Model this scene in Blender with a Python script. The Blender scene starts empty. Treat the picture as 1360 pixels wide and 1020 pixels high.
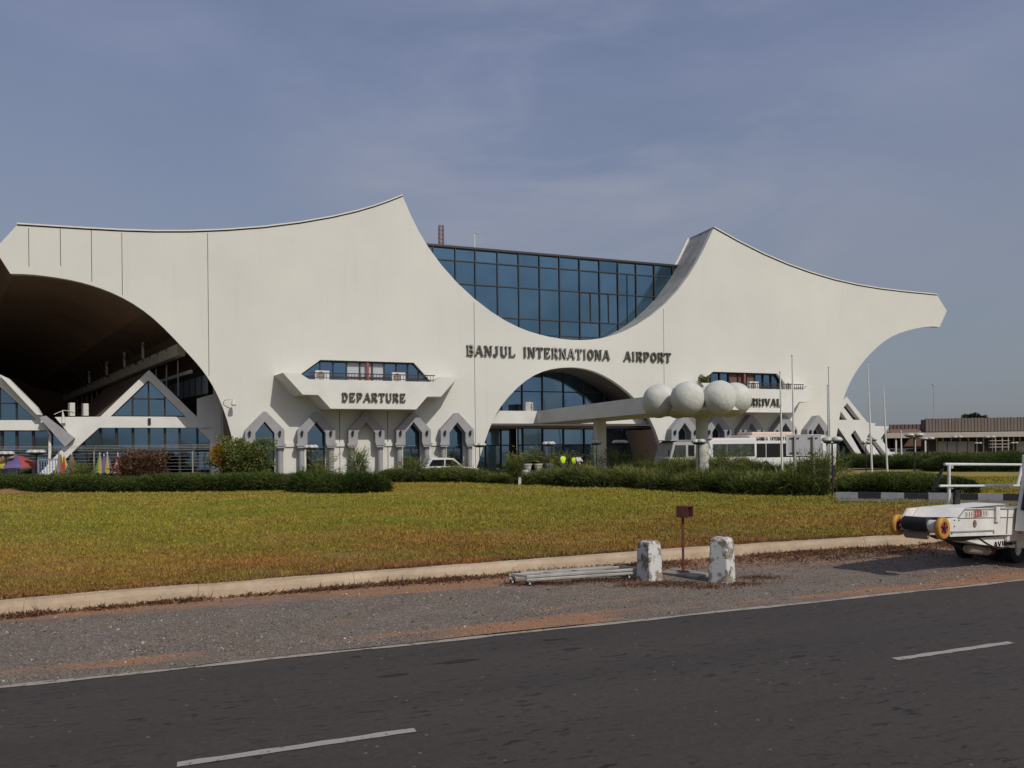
import bpy, bmesh, math, random
import numpy as np
from mathutils import Vector, Matrix, noise as mnoise
from mathutils.geometry import tessellate_polygon
random.seed(7); rng = np.random.default_rng(7)
C = bpy.context.scene.collection
R = math.radians

# ------------------------------------------------------------------ survey of the place
FOC, PX, PY, EYE, ROLL = 1022., 680., 597., 2.1, R(.6)
def ray(x, y):
    u = (x-PX)/FOC; v = (PY-y)/FOC
    return (u*math.cos(ROLL)+v*math.sin(ROLL), 1., -u*math.sin(ROLL)+v*math.cos(ROLL))
def gp(x, y, z=0.):
    d = ray(x, y); t = (z-EYE)/d[2]; return (d[0]*t, t)
def wp(x, y, Y):
    d = ray(x, y); return Vector((d[0]*Y, Y, EYE+d[2]*Y))
class Frame:
    def __init__(s, o, ang):
        s.o = o; s.ang = ang; s.D = (math.cos(ang), math.sin(ang)); s.N = (-math.sin(ang), math.cos(ang))
    def un(s, x, y, b=0.):
        d = ray(x, y); dn = d[0]*s.N[0]+d[1]*s.N[1]; on = s.o[0]*s.N[0]+s.o[1]*s.N[1]
        t = (b+on)/dn; p = (d[0]*t-s.o[0], d[1]*t-s.o[1])
        return (p[0]*s.D[0]+p[1]*s.D[1], EYE+d[2]*t)
    def poly(s, pts, b=0.): return [s.un(x, y, b) for x, y in pts]
    def w(s, a, b): return (s.o[0]+a*s.D[0]+b*s.N[0], s.o[1]+a*s.D[1]+b*s.N[1])
    def loc(s, X, Y):
        p = (X-s.o[0], Y-s.o[1]); return (p[0]*s.D[0]+p[1]*s.D[1], p[0]*s.N[0]+p[1]*s.N[1])
T = Frame((0, 54.7), R(20.4))          # terminal frontage
K = Frame((0, 0), R(21.5))             # road

# ------------------------------------------------------------------ materials
def mat(name, col, rough=.8, var=.0, scale=3., bump=0., bscale=20., metal=0., spec=None, col2=None, stretch=None, detail=4, coat=0.):
    m = bpy.data.materials.new(name); m.use_nodes = True
    nt = m.node_tree; b = nt.nodes['Principled BSDF']
    b.inputs['Roughness'].default_value = rough; b.inputs['Metallic'].default_value = metal
    if spec is not None: b.inputs['Specular IOR Level'].default_value = spec
    if coat: b.inputs['Coat Weight'].default_value = coat
    b.inputs['Base Color'].default_value = (*col, 1)
    tc = nt.nodes.new('ShaderNodeTexCoord'); src = tc.outputs['Object']
    if stretch:
        mp = nt.nodes.new('ShaderNodeMapping'); mp.inputs['Scale'].default_value = stretch
        nt.links.new(src, mp.inputs[0]); src = mp.outputs[0]
    if var or col2:
        n = nt.nodes.new('ShaderNodeTexNoise'); n.inputs['Scale'].default_value = scale; n.inputs['Detail'].default_value = detail
        n.inputs['Roughness'].default_value = .65
        nt.links.new(src, n.inputs['Vector'])
        cr = nt.nodes.new('ShaderNodeValToRGB')
        c2 = col2 if col2 else tuple(c*(1-var) for c in col)
        cr.color_ramp.elements[0].color = (*c2, 1); cr.color_ramp.elements[0].position = .35
        cr.color_ramp.elements[1].color = (*col, 1); cr.color_ramp.elements[1].position = .62
        nt.links.new(n.outputs['Fac'], cr.inputs[0]); nt.links.new(cr.outputs[0], b.inputs['Base Color'])
    if bump:
        n2 = nt.nodes.new('ShaderNodeTexNoise'); n2.inputs['Scale'].default_value = bscale; n2.inputs['Detail'].default_value = 5
        nt.links.new(tc.outputs['Object'], n2.inputs['Vector'])
        bp = nt.nodes.new('ShaderNodeBump'); bp.inputs['Strength'].default_value = bump; bp.inputs['Distance'].default_value = .05
        nt.links.new(n2.outputs['Fac'], bp.inputs['Height']); nt.links.new(bp.outputs[0], b.inputs['Normal'])
    return m
def N(m): return m.node_tree
def mixcol(nt, fac, a, b):
    x = nt.nodes.new('ShaderNodeMix'); x.data_type = 'RGBA'
    for s, v in ((6, a), (7, b)):
        if isinstance(v, tuple): x.inputs[s].default_value = (*v, 1)
        else: nt.links.new(v, x.inputs[s])
    if isinstance(fac, float): x.inputs[0].default_value = fac
    else: nt.links.new(fac, x.inputs[0])
    return x.outputs[2]
def noise(nt, src, scale, detail=5, rough=.6, stretch=None, dist=0.):
    if stretch:
        mp = nt.nodes.new('ShaderNodeMapping'); mp.inputs['Scale'].default_value = stretch[:3]
        if len(stretch) > 3: mp.inputs['Rotation'].default_value = (0, 0, stretch[3])
        nt.links.new(src, mp.inputs[0]); src = mp.outputs[0]
    n = nt.nodes.new('ShaderNodeTexNoise'); n.inputs['Scale'].default_value = scale; n.inputs['Detail'].default_value = detail
    n.inputs['Roughness'].default_value = rough; n.inputs['Distortion'].default_value = dist
    nt.links.new(src, n.inputs['Vector']); return n.outputs['Fac']
def ramp(nt, src, stops):
    cr = nt.nodes.new('ShaderNodeValToRGB'); e = cr.color_ramp.elements
    while len(e) < len(stops): e.new(.5)
    for i, (p, c) in enumerate(stops):
        e[i].position = p; e[i].color = (c, c, c, 1) if isinstance(c, (int, float)) else (*c, 1)
    nt.links.new(src, cr.inputs[0]); return cr.outputs[0]
def mth(nt, op, a, b=None, clamp=False):
    n = nt.nodes.new('ShaderNodeMath'); n.operation = op; n.use_clamp = clamp
    for i, v in enumerate((a, b)):
        if v is None: continue
        if isinstance(v, (int, float)): n.inputs[i].default_value = v
        else: nt.links.new(v, n.inputs[i])
    return n.outputs[0]
def bumpn(nt, h, strength, dist=.02):
    bp = nt.nodes.new('ShaderNodeBump'); bp.inputs['Strength'].default_value = strength; bp.inputs['Distance'].default_value = dist
    nt.links.new(h, bp.inputs['Height']); nt.links.new(bp.outputs[0], nt.nodes['Principled BSDF'].inputs['Normal'])

def wall_mat():
    m = mat('white_render', (.66, .65, .595), .85); nt = N(m); b = nt.nodes['Principled BSDF']
    tc = nt.nodes.new('ShaderNodeTexCoord').outputs['Object']
    big = ramp(nt, noise(nt, tc, .12, 4), [(.3, 0), (.7, 1)])
    c = mixcol(nt, big, (.60, .595, .555), (.68, .67, .61))
    streak = ramp(nt, noise(nt, tc, .9, 6, .7, stretch=(1.6, 1.6, .12)), [(.56, 0), (.86, .38)])
    c = mixcol(nt, streak, c, (.48, .47, .43))
    blot = ramp(nt, noise(nt, tc, .55, 8, .75), [(.6, 0), (.78, .35)])
    c = mixcol(nt, blot, c, (.52, .52, .50))
    # rain-washed grime just below the coping and at the foot of the wall
    sp = nt.nodes.new('ShaderNodeSeparateXYZ'); nt.links.new(tc, sp.inputs[0])
    foot = ramp(nt, mth(nt, 'MULTIPLY', sp.outputs[2], .5), [(0, .35), (.6, 0)])
    c = mixcol(nt, foot, c, (.45, .40, .34))
    nt.links.new(c, b.inputs['Base Color'])
    bumpn(nt, noise(nt, tc, 2.5, 8, .7), .12, .08)
    return m
M = {}
M['wall'] = wall_mat()
M['white'] = mat('white_paint', (.70, .69, .65), .7, .1, .8, .05, 8)
M['trim'] = mat('grey_render', (.33, .33, .34), .85, .15, 1.5, .1, 12)
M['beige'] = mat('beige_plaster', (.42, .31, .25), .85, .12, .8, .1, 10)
M['spheres'] = mat('rough_white_render', (.60, .60, .55), .9, .18, 1.6, .5, 5)
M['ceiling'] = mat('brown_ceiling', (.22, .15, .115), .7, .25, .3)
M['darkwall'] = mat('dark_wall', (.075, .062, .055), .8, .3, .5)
M['brownroof'] = mat('brown_roofing', (.16, .10, .075), .8, .2, 1.5)
M['beam'] = mat('grey_beam', (.68, .65, .58), .8, .15, 1.)
M['frame'] = mat('dark_window_frame', (.02, .018, .018), .5)
M['dark'] = mat('dark_interior', (.012, .012, .014), .8)
M['black'] = mat('black_paint', (.015, .015, .016), .5, .3, 20)
M['rail'] = mat('dark_iron', (.03, .022, .02), .6)
M['letter'] = mat('weathered_letter_metal', (.085, .085, .065), .6, .3, 6)
M['letterf'] = mat('faded_letter_face', (.42, .41, .37), .7, .2, 6)
M['ac'] = mat('air_conditioner_casing', (.62, .60, .56), .6, .12, 5)
M['grille'] = mat('grille', (.12, .06, .05), .6)
M['red'] = mat('red_paint', (.26, .07, .055), .7)
M['curtain'] = mat('window_blind', (.42, .45, .48), .8, .1, 2)  # also on the gallery windows, there as painted-in reflected light
M['post'] = mat('white_pole_paint', (.66, .66, .64), .5, .15, 2)
M['globe'] = mat('grimy_lamp_globe', (.55, .55, .53), .35, .35, 7)
M['steel'] = mat('galvanised_steel', (.42, .41, .38), .55, .25, 4, .05, 30, metal=.3)
M['blue'] = mat('pale_blue_paint', (.22, .28, .45), .6)
M['rust'] = mat('dark_red_oxide', (.13, .035, .025), .75, .35, 12, .1, 40)
M['pinkroof'] = mat('cream_roof_paint', (.66, .52, .44), .6, .1, 1.)
M['buswhite'] = mat('bus_paint', (.70, .70, .71), .3, .06, .6, coat=.3)
M['busglass'] = mat('tinted_bus_glass', (.012, .012, .014), .1)
M['paleglass'] = mat('hazy_bus_window', (.05, .065, .065), .12, .6, 1.4)
M['tyre'] = mat('tyre_rubber', (.02, .02, .02), .9, .3, 10)
M['signback'] = mat('sheet_metal_back', (.40, .41, .45), .6, .12, 1.5)
M['rubber'] = mat('black_belt_rubber', (.012, .012, .012), .65, .3, 10)
M['yellow'] = mat('yellow_rubber', (.55, .27, .03), .6, .35, 9, .1, 30)
M['magenta'] = mat('magenta_hub', (.40, .03, .10), .5)
M['concrete'] = mat('slab_concrete', (.30, .26, .22), .9, .35, 5, .3, 30)
M['brick'] = mat('red_roof_tile', (.20, .10, .075), .85, .2, 3)
M['fascia'] = mat('pale_fascia', (.48, .43, .37), .8, .15, 1)
M['panelc'] = mat('cream_panel', (.44, .39, .32), .8, .15, .6)
M['skin'] = mat('skin', (.08, .045, .03), .6)
M['hivis'] = mat('hi_vis_fabric', (.55, .80, .02), .7)
M['cloth'] = mat('white_shirt', (.6, .6, .6), .8)
M['trouser'] = mat('dark_trousers', (.03, .03, .05), .8)
M['hair'] = mat('black_hair', (.01, .01, .01), .8)
M['carpaint'] = mat('white_car_paint', (.65, .66, .68), .25, coat=.5)
M['bark'] = mat('bark', (.10, .07, .05), .9, .3, 8)
M['pot'] = mat('white_planter', (.62, .62, .58), .7, .15, 4)
M['green'] = mat('umbrella_green', (.07, .20, .06), .7)
M['yel'] = mat('umbrella_yellow', (.45, .38, .06), .7)
M['pur'] = mat('umbrella_purple', (.12, .08, .22), .7)
M['ured'] = mat('umbrella_red', (.34, .07, .05), .7)
M['hedgecore'] = mat('hedge_dark_core', (.008, .012, .004), 1., spec=0.)
M['sweep'] = mat('weathered_roof_render', (.40, .39, .36), .9, .3, .7, .1, 6)
M['tar'] = mat('tar_stain', (.019, .016, .014), .8, .4, 20)
M['joint'] = mat('joint_sealant', (.07, .065, .06), .9, .3, 2)
M['loader'] = mat('worn_white_loader_paint', (.76, .74, .69), .45, .20, 2.2, .04, 14)
M['lane'] = mat('lane_concrete', (.15, .14, .125), .9, .3, 2)
M['truckp'] = mat('grey_white_cab', (.42, .42, .40), .5, .15, 2)

def glass_mat(name, tint, rough=.03):
    m = mat(name, tint, rough, metal=1.); nt = N(m); b = nt.nodes['Principled BSDF']
    tc = nt.nodes.new('ShaderNodeTexCoord').outputs['Object']
    v = ramp(nt, noise(nt, tc, .35, 3), [(.3, .82), (.7, 1.05)])
    mx = nt.nodes.new('ShaderNodeMix'); mx.data_type = 'RGBA'; mx.blend_type = 'MULTIPLY'; mx.inputs[0].default_value = 1
    mx.inputs[6].default_value = (*tint, 1); nt.links.new(v, mx.inputs[7]); nt.links.new(mx.outputs[2], b.inputs['Base Color'])
    bumpn(nt, noise(nt, tc, .5, 2), .10, .05)
    return m
M['glass'] = glass_mat('blue_mirror_glass', (.135, .245, .34))
M['glass2'] = glass_mat('lower_mirror_glass', (.17, .285, .42))
M['glass3'] = glass_mat('dim_glass', (.16, .23, .34), .05)

def leaf_mat(name, stops, trans=.25, rough=.65):
    m = mat(name, stops[0][1], rough); nt = N(m); b = nt.nodes['Principled BSDF']
    a = nt.nodes.new('ShaderNodeAttribute'); a.attribute_name = 'shade'
    c = ramp(nt, a.outputs['Fac'], stops)
    nt.links.new(c, b.inputs['Base Color']); b.inputs['Specular IOR Level'].default_value = .25
    t = nt.nodes.new('ShaderNodeBsdfTranslucent'); nt.links.new(c, t.inputs[0])
    mx = nt.nodes.new('ShaderNodeMixShader'); mx.inputs[0].default_value = trans
    nt.links.new(b.outputs[0], mx.inputs[1]); nt.links.new(t.outputs[0], mx.inputs[2])
    nt.links.new(mx.outputs[0], nt.nodes['Material Output'].inputs[0]); return m
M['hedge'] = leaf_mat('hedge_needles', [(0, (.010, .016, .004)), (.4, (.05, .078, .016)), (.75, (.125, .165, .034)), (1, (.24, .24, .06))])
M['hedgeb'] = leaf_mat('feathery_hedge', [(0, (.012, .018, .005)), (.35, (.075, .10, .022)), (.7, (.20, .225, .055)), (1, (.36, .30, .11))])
M['croton'] = leaf_mat('croton_leaves', [(0, (.02, .015, .01)), (.45, (.085, .045, .025)), (.7, (.20, .10, .05)), (.9, (.16, .15, .05)), (1, (.30, .22, .10))])
M['bush'] = leaf_mat('broad_leaves', [(0, (.02, .03, .01)), (.5, (.115, .145, .035)), (1, (.28, .28, .08))])
M['flower'] = leaf_mat('yellow_blossom', [(0, (.30, .14, .01)), (1, (.62, .36, .02))])
M['palm'] = leaf_mat('yellow_green_fronds', [(0, (.04, .07, .015)), (.5, (.14, .16, .03)), (1, (.32, .26, .05))])
M['tree'] = leaf_mat('tree_leaves', [(0, (.012, .02, .008)), (1, (.06, .075, .03))])
M['weed'] = leaf_mat('dry_weeds', [(0, (.07, .028, .018)), (.6, (.17, .075, .04)), (1, (.28, .19, .09))])

def grass_colour(nt, extra=None):
    g = nt.nodes.new('ShaderNodeNewGeometry'); P = g.outputs['Position']
    sp = nt.nodes.new('ShaderNodeSeparateXYZ'); nt.links.new(P, sp.inputs[0])
    # distance from the kerb line, in metres
    d = mth(nt, 'ADD', mth(nt, 'ADD', mth(nt, 'MULTIPLY', sp.outputs[0], -.366), mth(nt, 'MULTIPLY', sp.outputs[1], .931)), -12.)
    wob = noise(nt, P, .18, 5, .65)
    d2 = mth(nt, 'ADD', d, mth(nt, 'MULTIPLY', mth(nt, 'SUBTRACT', wob, .5), 22.))
    band = ramp(nt, mth(nt, 'DIVIDE', d2, 40.), [(0., (.30, .132, .048)), (.08, (.315, .175, .044)), (.18, (.31, .222, .038)), (.34, (.28, .240, .032)), (.6, (.33, .250, .046)), (.95, (.30, .222, .046))])
    pat = ramp(nt, noise(nt, P, .33, 7, .72, stretch=(.5, 1, 1)), [(.42, 0.), (.60, 1.)])
    c = mixcol(nt, mth(nt, 'MULTIPLY', pat, .55), band, (.15, .20, .018))
    bare = ramp(nt, noise(nt, P, .9, 6, .7, stretch=(.6, 1, 1)), [(.58, 0.), (.72, .8)])
    c = mixcol(nt, bare, c, (.29, .145, .06))
    fine = ramp(nt, noise(nt, P, 9., 4, .7), [(.3, .68), (.7, 1.28)])
    mx = nt.nodes.new('ShaderNodeMix'); mx.data_type = 'RGBA'; mx.blend_type = 'MULTIPLY'; mx.inputs[0].default_value = 1
    nt.links.new(c, mx.inputs[6]); nt.links.new(fine, mx.inputs[7])
    return mx.outputs[2], P
def lawn_mat():
    m = mat('lawn_soil_and_thatch', (.1, .08, .03), .95); nt = N(m)
    c, P = grass_colour(nt)
    dk = nt.nodes.new('ShaderNodeMix'); dk.data_type = 'RGBA'; dk.blend_type = 'MULTIPLY'; dk.inputs[0].default_value = 1
    nt.links.new(c, dk.inputs[6]); dk.inputs[7].default_value = (.85, .8, .8, 1)
    nt.links.new(dk.outputs[2], nt.nodes['Principled BSDF'].inputs['Base Color'])
    bumpn(nt, noise(nt, P, 14., 6, .7), .6, .05); return m
def blade_mat():
    m = mat('grass_blades', (.1, .1, .03), .7); nt = N(m); b = nt.nodes['Principled BSDF']
    c, P = grass_colour(nt)
    a = nt.nodes.new('ShaderNodeAttribute'); a.attribute_name = 'shade'
    v = ramp(nt, a.outputs['Fac'], [(0, (.28, .28, .27)), (.5, (.95, .95, .9)), (.85, (1.5, 1.45, 1.3)), (1, (2.1, 1.9, 1.7))])
    mx = nt.nodes.new('ShaderNodeMix'); mx.data_type = 'RGBA'; mx.blend_type = 'MULTIPLY'; mx.inputs[0].default_value = 1
    nt.links.new(c, mx.inputs[6]); nt.links.new(v, mx.inputs[7]); nt.links.new(mx.outputs[2], b.inputs['Base Color'])
    b.inputs['Specular IOR Level'].default_value = .2
    return m
M['lawn'] = lawn_mat(); M['blades'] = blade_mat()
def asphalt_mat():
    m = mat('worn_asphalt', (.05, .047, .046), .85); nt = N(m); b = nt.nodes['Principled BSDF']
    P = nt.nodes.new('ShaderNodeTexCoord').outputs['Object']
    big = ramp(nt, noise(nt, P, .35, 5, .6, stretch=(.35, 1.4, 1)), [(.3, 0), (.7, 1)])
    c = mixcol(nt, big, (.038, .0295, .0245), (.055, .043, .036))
    brown = ramp(nt, noise(nt, P, .8, 5, .6, stretch=(.25, 1, 1)), [(.5, 0), (.8, .6)])
    c = mixcol(nt, brown, c, (.064, .043, .036))
    track = ramp(nt, noise(nt, P, 1.1, 3, .5, stretch=(.06, 1.1, 1)), [(.5, 0), (.75, .55)])
    c = mixcol(nt, track, c, (.027, .024, .021))
    fine = ramp(nt, noise(nt, P, 16., 8, .85), [(.3, .55), (.7, 1.45)])
    mx = nt.nodes.new('ShaderNodeMix'); mx.data_type = 'RGBA'; mx.blend_type = 'MULTIPLY'; mx.inputs[0].default_value = 1
    nt.links.new(c, mx.inputs[6]); nt.links.new(fine, mx.inputs[7]); c = mx.outputs[2]
    # pits: elongated dark gouges in patches
    pn = noise(nt, P, 6.0, 2, .6, stretch=(.8, 2.6, 1)); area = ramp(nt, noise(nt, P, .7, 4, .6), [(.36, 0), (.6, 1)])
    pit = mth(nt, 'MULTIPLY', ramp(nt, pn, [(.60, 0), (.625, 1)]), area)
    c = mixcol(nt, pit, c, (.010, .010, .010))
    vo = nt.nodes.new('ShaderNodeTexVoronoi'); vo.inputs['Scale'].default_value = 5.
    nt.links.new(P, vo.inputs['Vector'])
    speck = ramp(nt, vo.outputs['Distance'], [(.05, 1), (.08, 0)])
    c = mixcol(nt, mth(nt, 'MULTIPLY', speck, .55), c, (.22, .2, .18))
    nt.links.new(c, b.inputs['Base Color'])
    h = mth(nt, 'SUBTRACT', mth(nt, 'MULTIPLY', noise(nt, P, 45., 4, .7), .5), pit)
    bumpn(nt, h, .5, .012); return m
M['asphalt'] = asphalt_mat()
def verge_mat():
    m = mat('gravel_and_laterite', (.1, .09, .08), .95); nt = N(m); b = nt.nodes['Principled BSDF']
    P = nt.nodes.new('ShaderNodeTexCoord').outputs['Object']
    vo = nt.nodes.new('ShaderNodeTexVoronoi'); vo.inputs['Scale'].default_value = 60.; nt.links.new(P, vo.inputs['Vector'])
    st = ramp(nt, vo.outputs['Color'], [(0, (.07, .058, .047)), (.5, (.205, .168, .135)), (1, (.40, .34, .28))])
    big = ramp(nt, noise(nt, P, 1.3, 5, .7), [(.3, .75), (.7, 1.15)])
    mx = nt.nodes.new('ShaderNodeMix'); mx.data_type = 'RGBA'; mx.blend_type = 'MULTIPLY'; mx.inputs[0].default_value = 1
    nt.links.new(st, mx.inputs[6]); nt.links.new(big, mx.inputs[7]); c = mx.outputs[2]
    sp = nt.nodes.new('ShaderNodeSeparateXYZ'); nt.links.new(P, sp.inputs[0])
    # red earth washed out along the road edge and below the kerb (object y = metres from the camera line)
    near = ramp(nt, mth(nt, 'SUBTRACT', sp.outputs[1], 8.), [(0, .05), (.25, .13), (.5, .20), (.8, .07), (1, 0)])
    near = mth(nt, 'MULTIPLY', near, ramp(nt, mth(nt, 'ADD', noise(nt, P, .42, 3, .5), mth(nt, 'MULTIPLY', sp.outputs[0], .014)), [(.47, 0), (.60, 1)]))
    far = ramp(nt, mth(nt, 'SUBTRACT', sp.outputs[1], 10.9), [(0, 0), (1, .30)])
    right = ramp(nt, mth(nt, 'DIVIDE', sp.outputs[0], 10.), [(.0, 0), (.5, .08)])
    n = noise(nt, P, .9, 6, .66, stretch=(.22, 2.0, 1))
    f = ramp(nt, mth(nt, 'ADD', mth(nt, 'ADD', mth(nt, 'ADD', n, near), far), right), [(.61, 0), (.73, .9)])
    c = mixcol(nt, f, c, (.42, .205, .10))
    dirt = ramp(nt, noise(nt, P, 2.2, 6, .7), [(.42, 0), (.75, .62)])
    c = mixcol(nt, dirt, c, (.225, .15, .10))
    nt.links.new(c, b.inputs['Base Color'])
    bumpn(nt, vo.outputs['Distance'], .8, .03); return m
M['verge'] = verge_mat()
def kerb_mat():
    m = mat('old_kerb_concrete', (.34, .27, .2), .9); nt = N(m); b = nt.nodes['Principled BSDF']
    P = nt.nodes.new('ShaderNodeTexCoord').outputs['Object']
    c = mixcol(nt, ramp(nt, noise(nt, P, 1.2, 6, .7), [(.3, 0), (.7, 1)]), (.34, .25, .165), (.54, .42, .29))
    c = mixcol(nt, ramp(nt, noise(nt, P, 9., 6, .75), [(.5, 0), (.85, .6)]), c, (.24, .18, .13))
    c = mixcol(nt, ramp(nt, noise(nt, P, 3., 4, .8, stretch=(3, 1, 1)), [(.7, 0), (.74, .7)]), c, (.5, .47, .42))
    nt.links.new(c, b.inputs['Base Color']); bumpn(nt, noise(nt, P, 18., 6, .7), .5, .03); return m
M['kerb'] = kerb_mat()
def paint_mat(name, wht, under, thr, scale):
    m = mat(name, wht, .8); nt = N(m); b = nt.nodes['Principled BSDF']
    P = nt.nodes.new('ShaderNodeTexCoord').outputs['Object']
    w = mixcol(nt, noise(nt, P, 4.), tuple(c*.85 for c in wht), wht)
    u = mixcol(nt, ramp(nt, noise(nt, P, 7.), [(.3, 0), (.7, 1)]), under[0], under[1])
    f = ramp(nt, noise(nt, P, scale, 7, .72), [(thr, 0), (thr+.035, 1)])
    c = mixcol(nt, f, w, u); nt.links.new(c, b.inputs['Base Color'])
    bumpn(nt, mth(nt, 'SUBTRACT', mth(nt, 'MULTIPLY', noise(nt, P, 40.), .3), f), .5, .01); return m
M['bollard'] = paint_mat('peeling_white_paint', (.62, .61, .59), ((.10, .09, .075), (.34, .27, .19)), .50, 5.5)
M['line'] = paint_mat('worn_line_paint', (.36, .31, .26), ((.10, .09, .08), (.2, .16, .12)), .56, 9.)
M['dash'] = paint_mat('dash_paint', (.34, .32, .29), ((.06, .055, .05), (.12, .11, .1)), .60, 12.)
M['kwhite'] = mat('grey_white_kerb_paint', (.30, .30, .33), .8, .2, 3)
M['kblack'] = mat('black_kerb_paint', (.018, .018, .02), .8, .2, 3)
M['earth'] = mat('savanna_ground', (.16, .12, .05), .95, col2=(.10, .085, .035), scale=.05)
M['forecourt'] = mat('forecourt_paving', (.20, .17, .14), .9, .25, .6)
M['mound'] = mat('red_soil', (.27, .15, .07), .95, .3, 4, .4, 15)

# ------------------------------------------------------------------ mesh builder
class MB:
    def __init__(s): s.v = []; s.f = []; s.mi = []; s.cur = 0
    def add(s, vs, fs):
        o = len(s.v); s.v += [tuple(v) for v in vs]
        for f in fs: s.f.append(tuple(i+o for i in f)); s.mi.append(s.cur)
        return s
    def box(s, x0, x1, y0, y1, z0, z1):
        return s.add([(x0,y0,z0),(x1,y0,z0),(x1,y1,z0),(x0,y1,z0),(x0,y0,z1),(x1,y0,z1),(x1,y1,z1),(x0,y1,z1)],
                     [(0,3,2,1),(4,5,6,7),(0,1,5,4),(1,2,6,5),(2,3,7,6),(3,0,4,7)])
    def bar(s, p, q, w, h=None, up=(0,0,1)):
        p = Vector(p); q = Vector(q); d = (q-p).normalized(); up = Vector(up)
        if abs(d.dot(up)) > .98: up = Vector((0,1,0))
        r = d.cross(up).normalized()*w/2; u = r.cross(d).normalized()*(h or w)/2
        vs = [c+a*r+b*u for c in (p, q) for a, b in ((-1,-1),(1,-1),(1,1),(-1,1))]
        return s.add(vs, [(0,1,2,3),(7,6,5,4),(0,4,5,1),(1,5,6,2),(2,6,7,3),(3,7,4,0)])
    def tube(s, pts, r, n=8, cap=True):
        pts = [Vector(p) for p in pts]; rr = r if isinstance(r, (list, tuple)) else [r]*len(pts)
        o = len(s.v); ref = Vector((0,0,1))
        for i, p in enumerate(pts):
            d = (pts[min(i+1, len(pts)-1)]-pts[max(i-1, 0)]).normalized()
            a = ref if abs(d.dot(ref)) < .95 else Vector((1,0,0))
            x = d.cross(a).normalized(); y = d.cross(x).normalized()
            for k in range(n):
                t = 2*math.pi*k/n; s.v.append(tuple(p+(x*math.cos(t)+y*math.sin(t))*rr[i]))
        for i in range(len(pts)-1):
            for k in range(n):
                k2 = (k+1) % n; s.f.append((o+i*n+k, o+i*n+k2, o+(i+1)*n+k2, o+(i+1)*n+k)); s.mi.append(s.cur)
        if cap:
            s.f.append(tuple(o+k for k in range(n))[::-1]); s.f.append(tuple(o+(len(pts)-1)*n+k for k in range(n))); s.mi += [s.cur]*2
        return s
    def lathe(s, prof, c=(0,0,0), n=16, axis='z', cap=True, loop=False):
        o = len(s.v)
        for r, h in prof:
            for k in range(n):
                t = 2*math.pi*k/n; a, b = r*math.cos(t), r*math.sin(t)
                p = {'z': (a, b, h), 'x': (h, a, b), 'y': (a, h, b)}[axis]
                s.v.append((p[0]+c[0], p[1]+c[1], p[2]+c[2]))
        P_n = len(prof)
        for i in range(P_n if loop else P_n-1):
            j = (i+1) % P_n
            for k in range(n):
                k2 = (k+1) % n; s.f.append((o+i*n+k, o+i*n+k2, o+j*n+k2, o+j*n+k)); s.mi.append(s.cur)
        if cap and not loop: s.f.append(tuple(o+k for k in range(n))[::-1]); s.f.append(tuple(o+(len(prof)-1)*n+k for k in range(n))); s.mi += [s.cur]*2
        return s
    def sphere(s, c, r, n=16, m=10, sq=1.):
        return s.lathe([(max(1e-3, r*math.sin(math.pi*i/m)), -r*sq*math.cos(math.pi*i/m)) for i in range(m+1)], c, n)
    def plate(s, outer, holes=(), b0=0., b1=.3, shear=0., caps=(1, 1), hole_depth=None):
        """polygon given in (a, z), extruded through b0..b1 (local y); shear moves a per metre of depth"""
        loops = [list(outer)]+[list(h) for h in holes]
        tri = tessellate_polygon([[Vector((a, z, 0)) for a, z in l] for l in loops])
        flat = [p for l in loops for p in l]; n = len(flat); dx = shear*(b1-b0)
        o = len(s.v)
        s.v += [(a, b0, z) for a, z in flat]+[(a+dx, b1, z) for a, z in flat]
        for t in tri:
            p = [flat[i] for i in t]
            cr = (p[1][0]-p[0][0])*(p[2][1]-p[0][1])-(p[1][1]-p[0][1])*(p[2][0]-p[0][0])
            if abs(cr) < 1e-9: continue
            t = t if cr > 0 else t[::-1]
            if caps[0]: s.f.append(tuple(o+i for i in t)); s.mi.append(s.cur)
            if caps[1]: s.f.append(tuple(o+n+i for i in t[::-1])); s.mi.append(s.cur)
        k = 0
        for li, l in enumerate(loops):
            ar = sum(l[i][0]*l[(i+1) % len(l)][1]-l[(i+1) % len(l)][0]*l[i][1] for i in range(len(l)))
            ccw = (ar > 0) == (li == 0)
            for i in range(len(l)):
                i0, i1 = o+k+i, o+k+(i+1) % len(l)
                q = (i0, i0+n, i1+n, i1) if ccw else (i0, i1, i1+n, i0+n)
                s.f.append(q); s.mi.append(s.cur)
            k += len(l)
        return s
    def loft(s, A, B):
        n = len(A); o = len(s.v); s.v += [tuple(p) for p in A]+[tuple(p) for p in B]
        for i in range(n):
            j = (i+1) % n; s.f.append((o+i, o+n+i, o+n+j, o+j)); s.mi.append(s.cur)
        return s
    def build(s, name, m, parent=None, smooth=None, bevel=0., seg=2, M4=None):
        me = bpy.data.meshes.new(name); vs = s.v
        if M4 is not None: vs = [tuple(M4 @ Vector(v)) for v in vs]
        me.from_pydata(vs, [], s.f)
        ms = m if isinstance(m, (list, tuple)) else [m]
        for x in ms: me.materials.append(x)
        if len(ms) > 1: me.polygons.foreach_set('material_index', s.mi)
        if smooth is not None:
            me.polygons.foreach_set('use_smooth', [True]*len(me.polygons)); me.set_sharp_from_angle(angle=R(smooth))
        me.update()
        o = bpy.data.objects.new(name, me); C.objects.link(o)
        if parent: o.parent = parent
        if bevel:
            bm = o.modifiers.new('bevel', 'BEVEL'); bm.width = bevel; bm.segments = seg; bm.limit_method = 'ANGLE'; bm.angle_limit = R(30)
        return o
def tag(o, label=None, cat=None, group=None, kind=None):
    if label: o['label'] = label
    if cat: o['category'] = cat
    if group: o['group'] = group
    if kind: o['kind'] = kind
    return o
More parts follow.
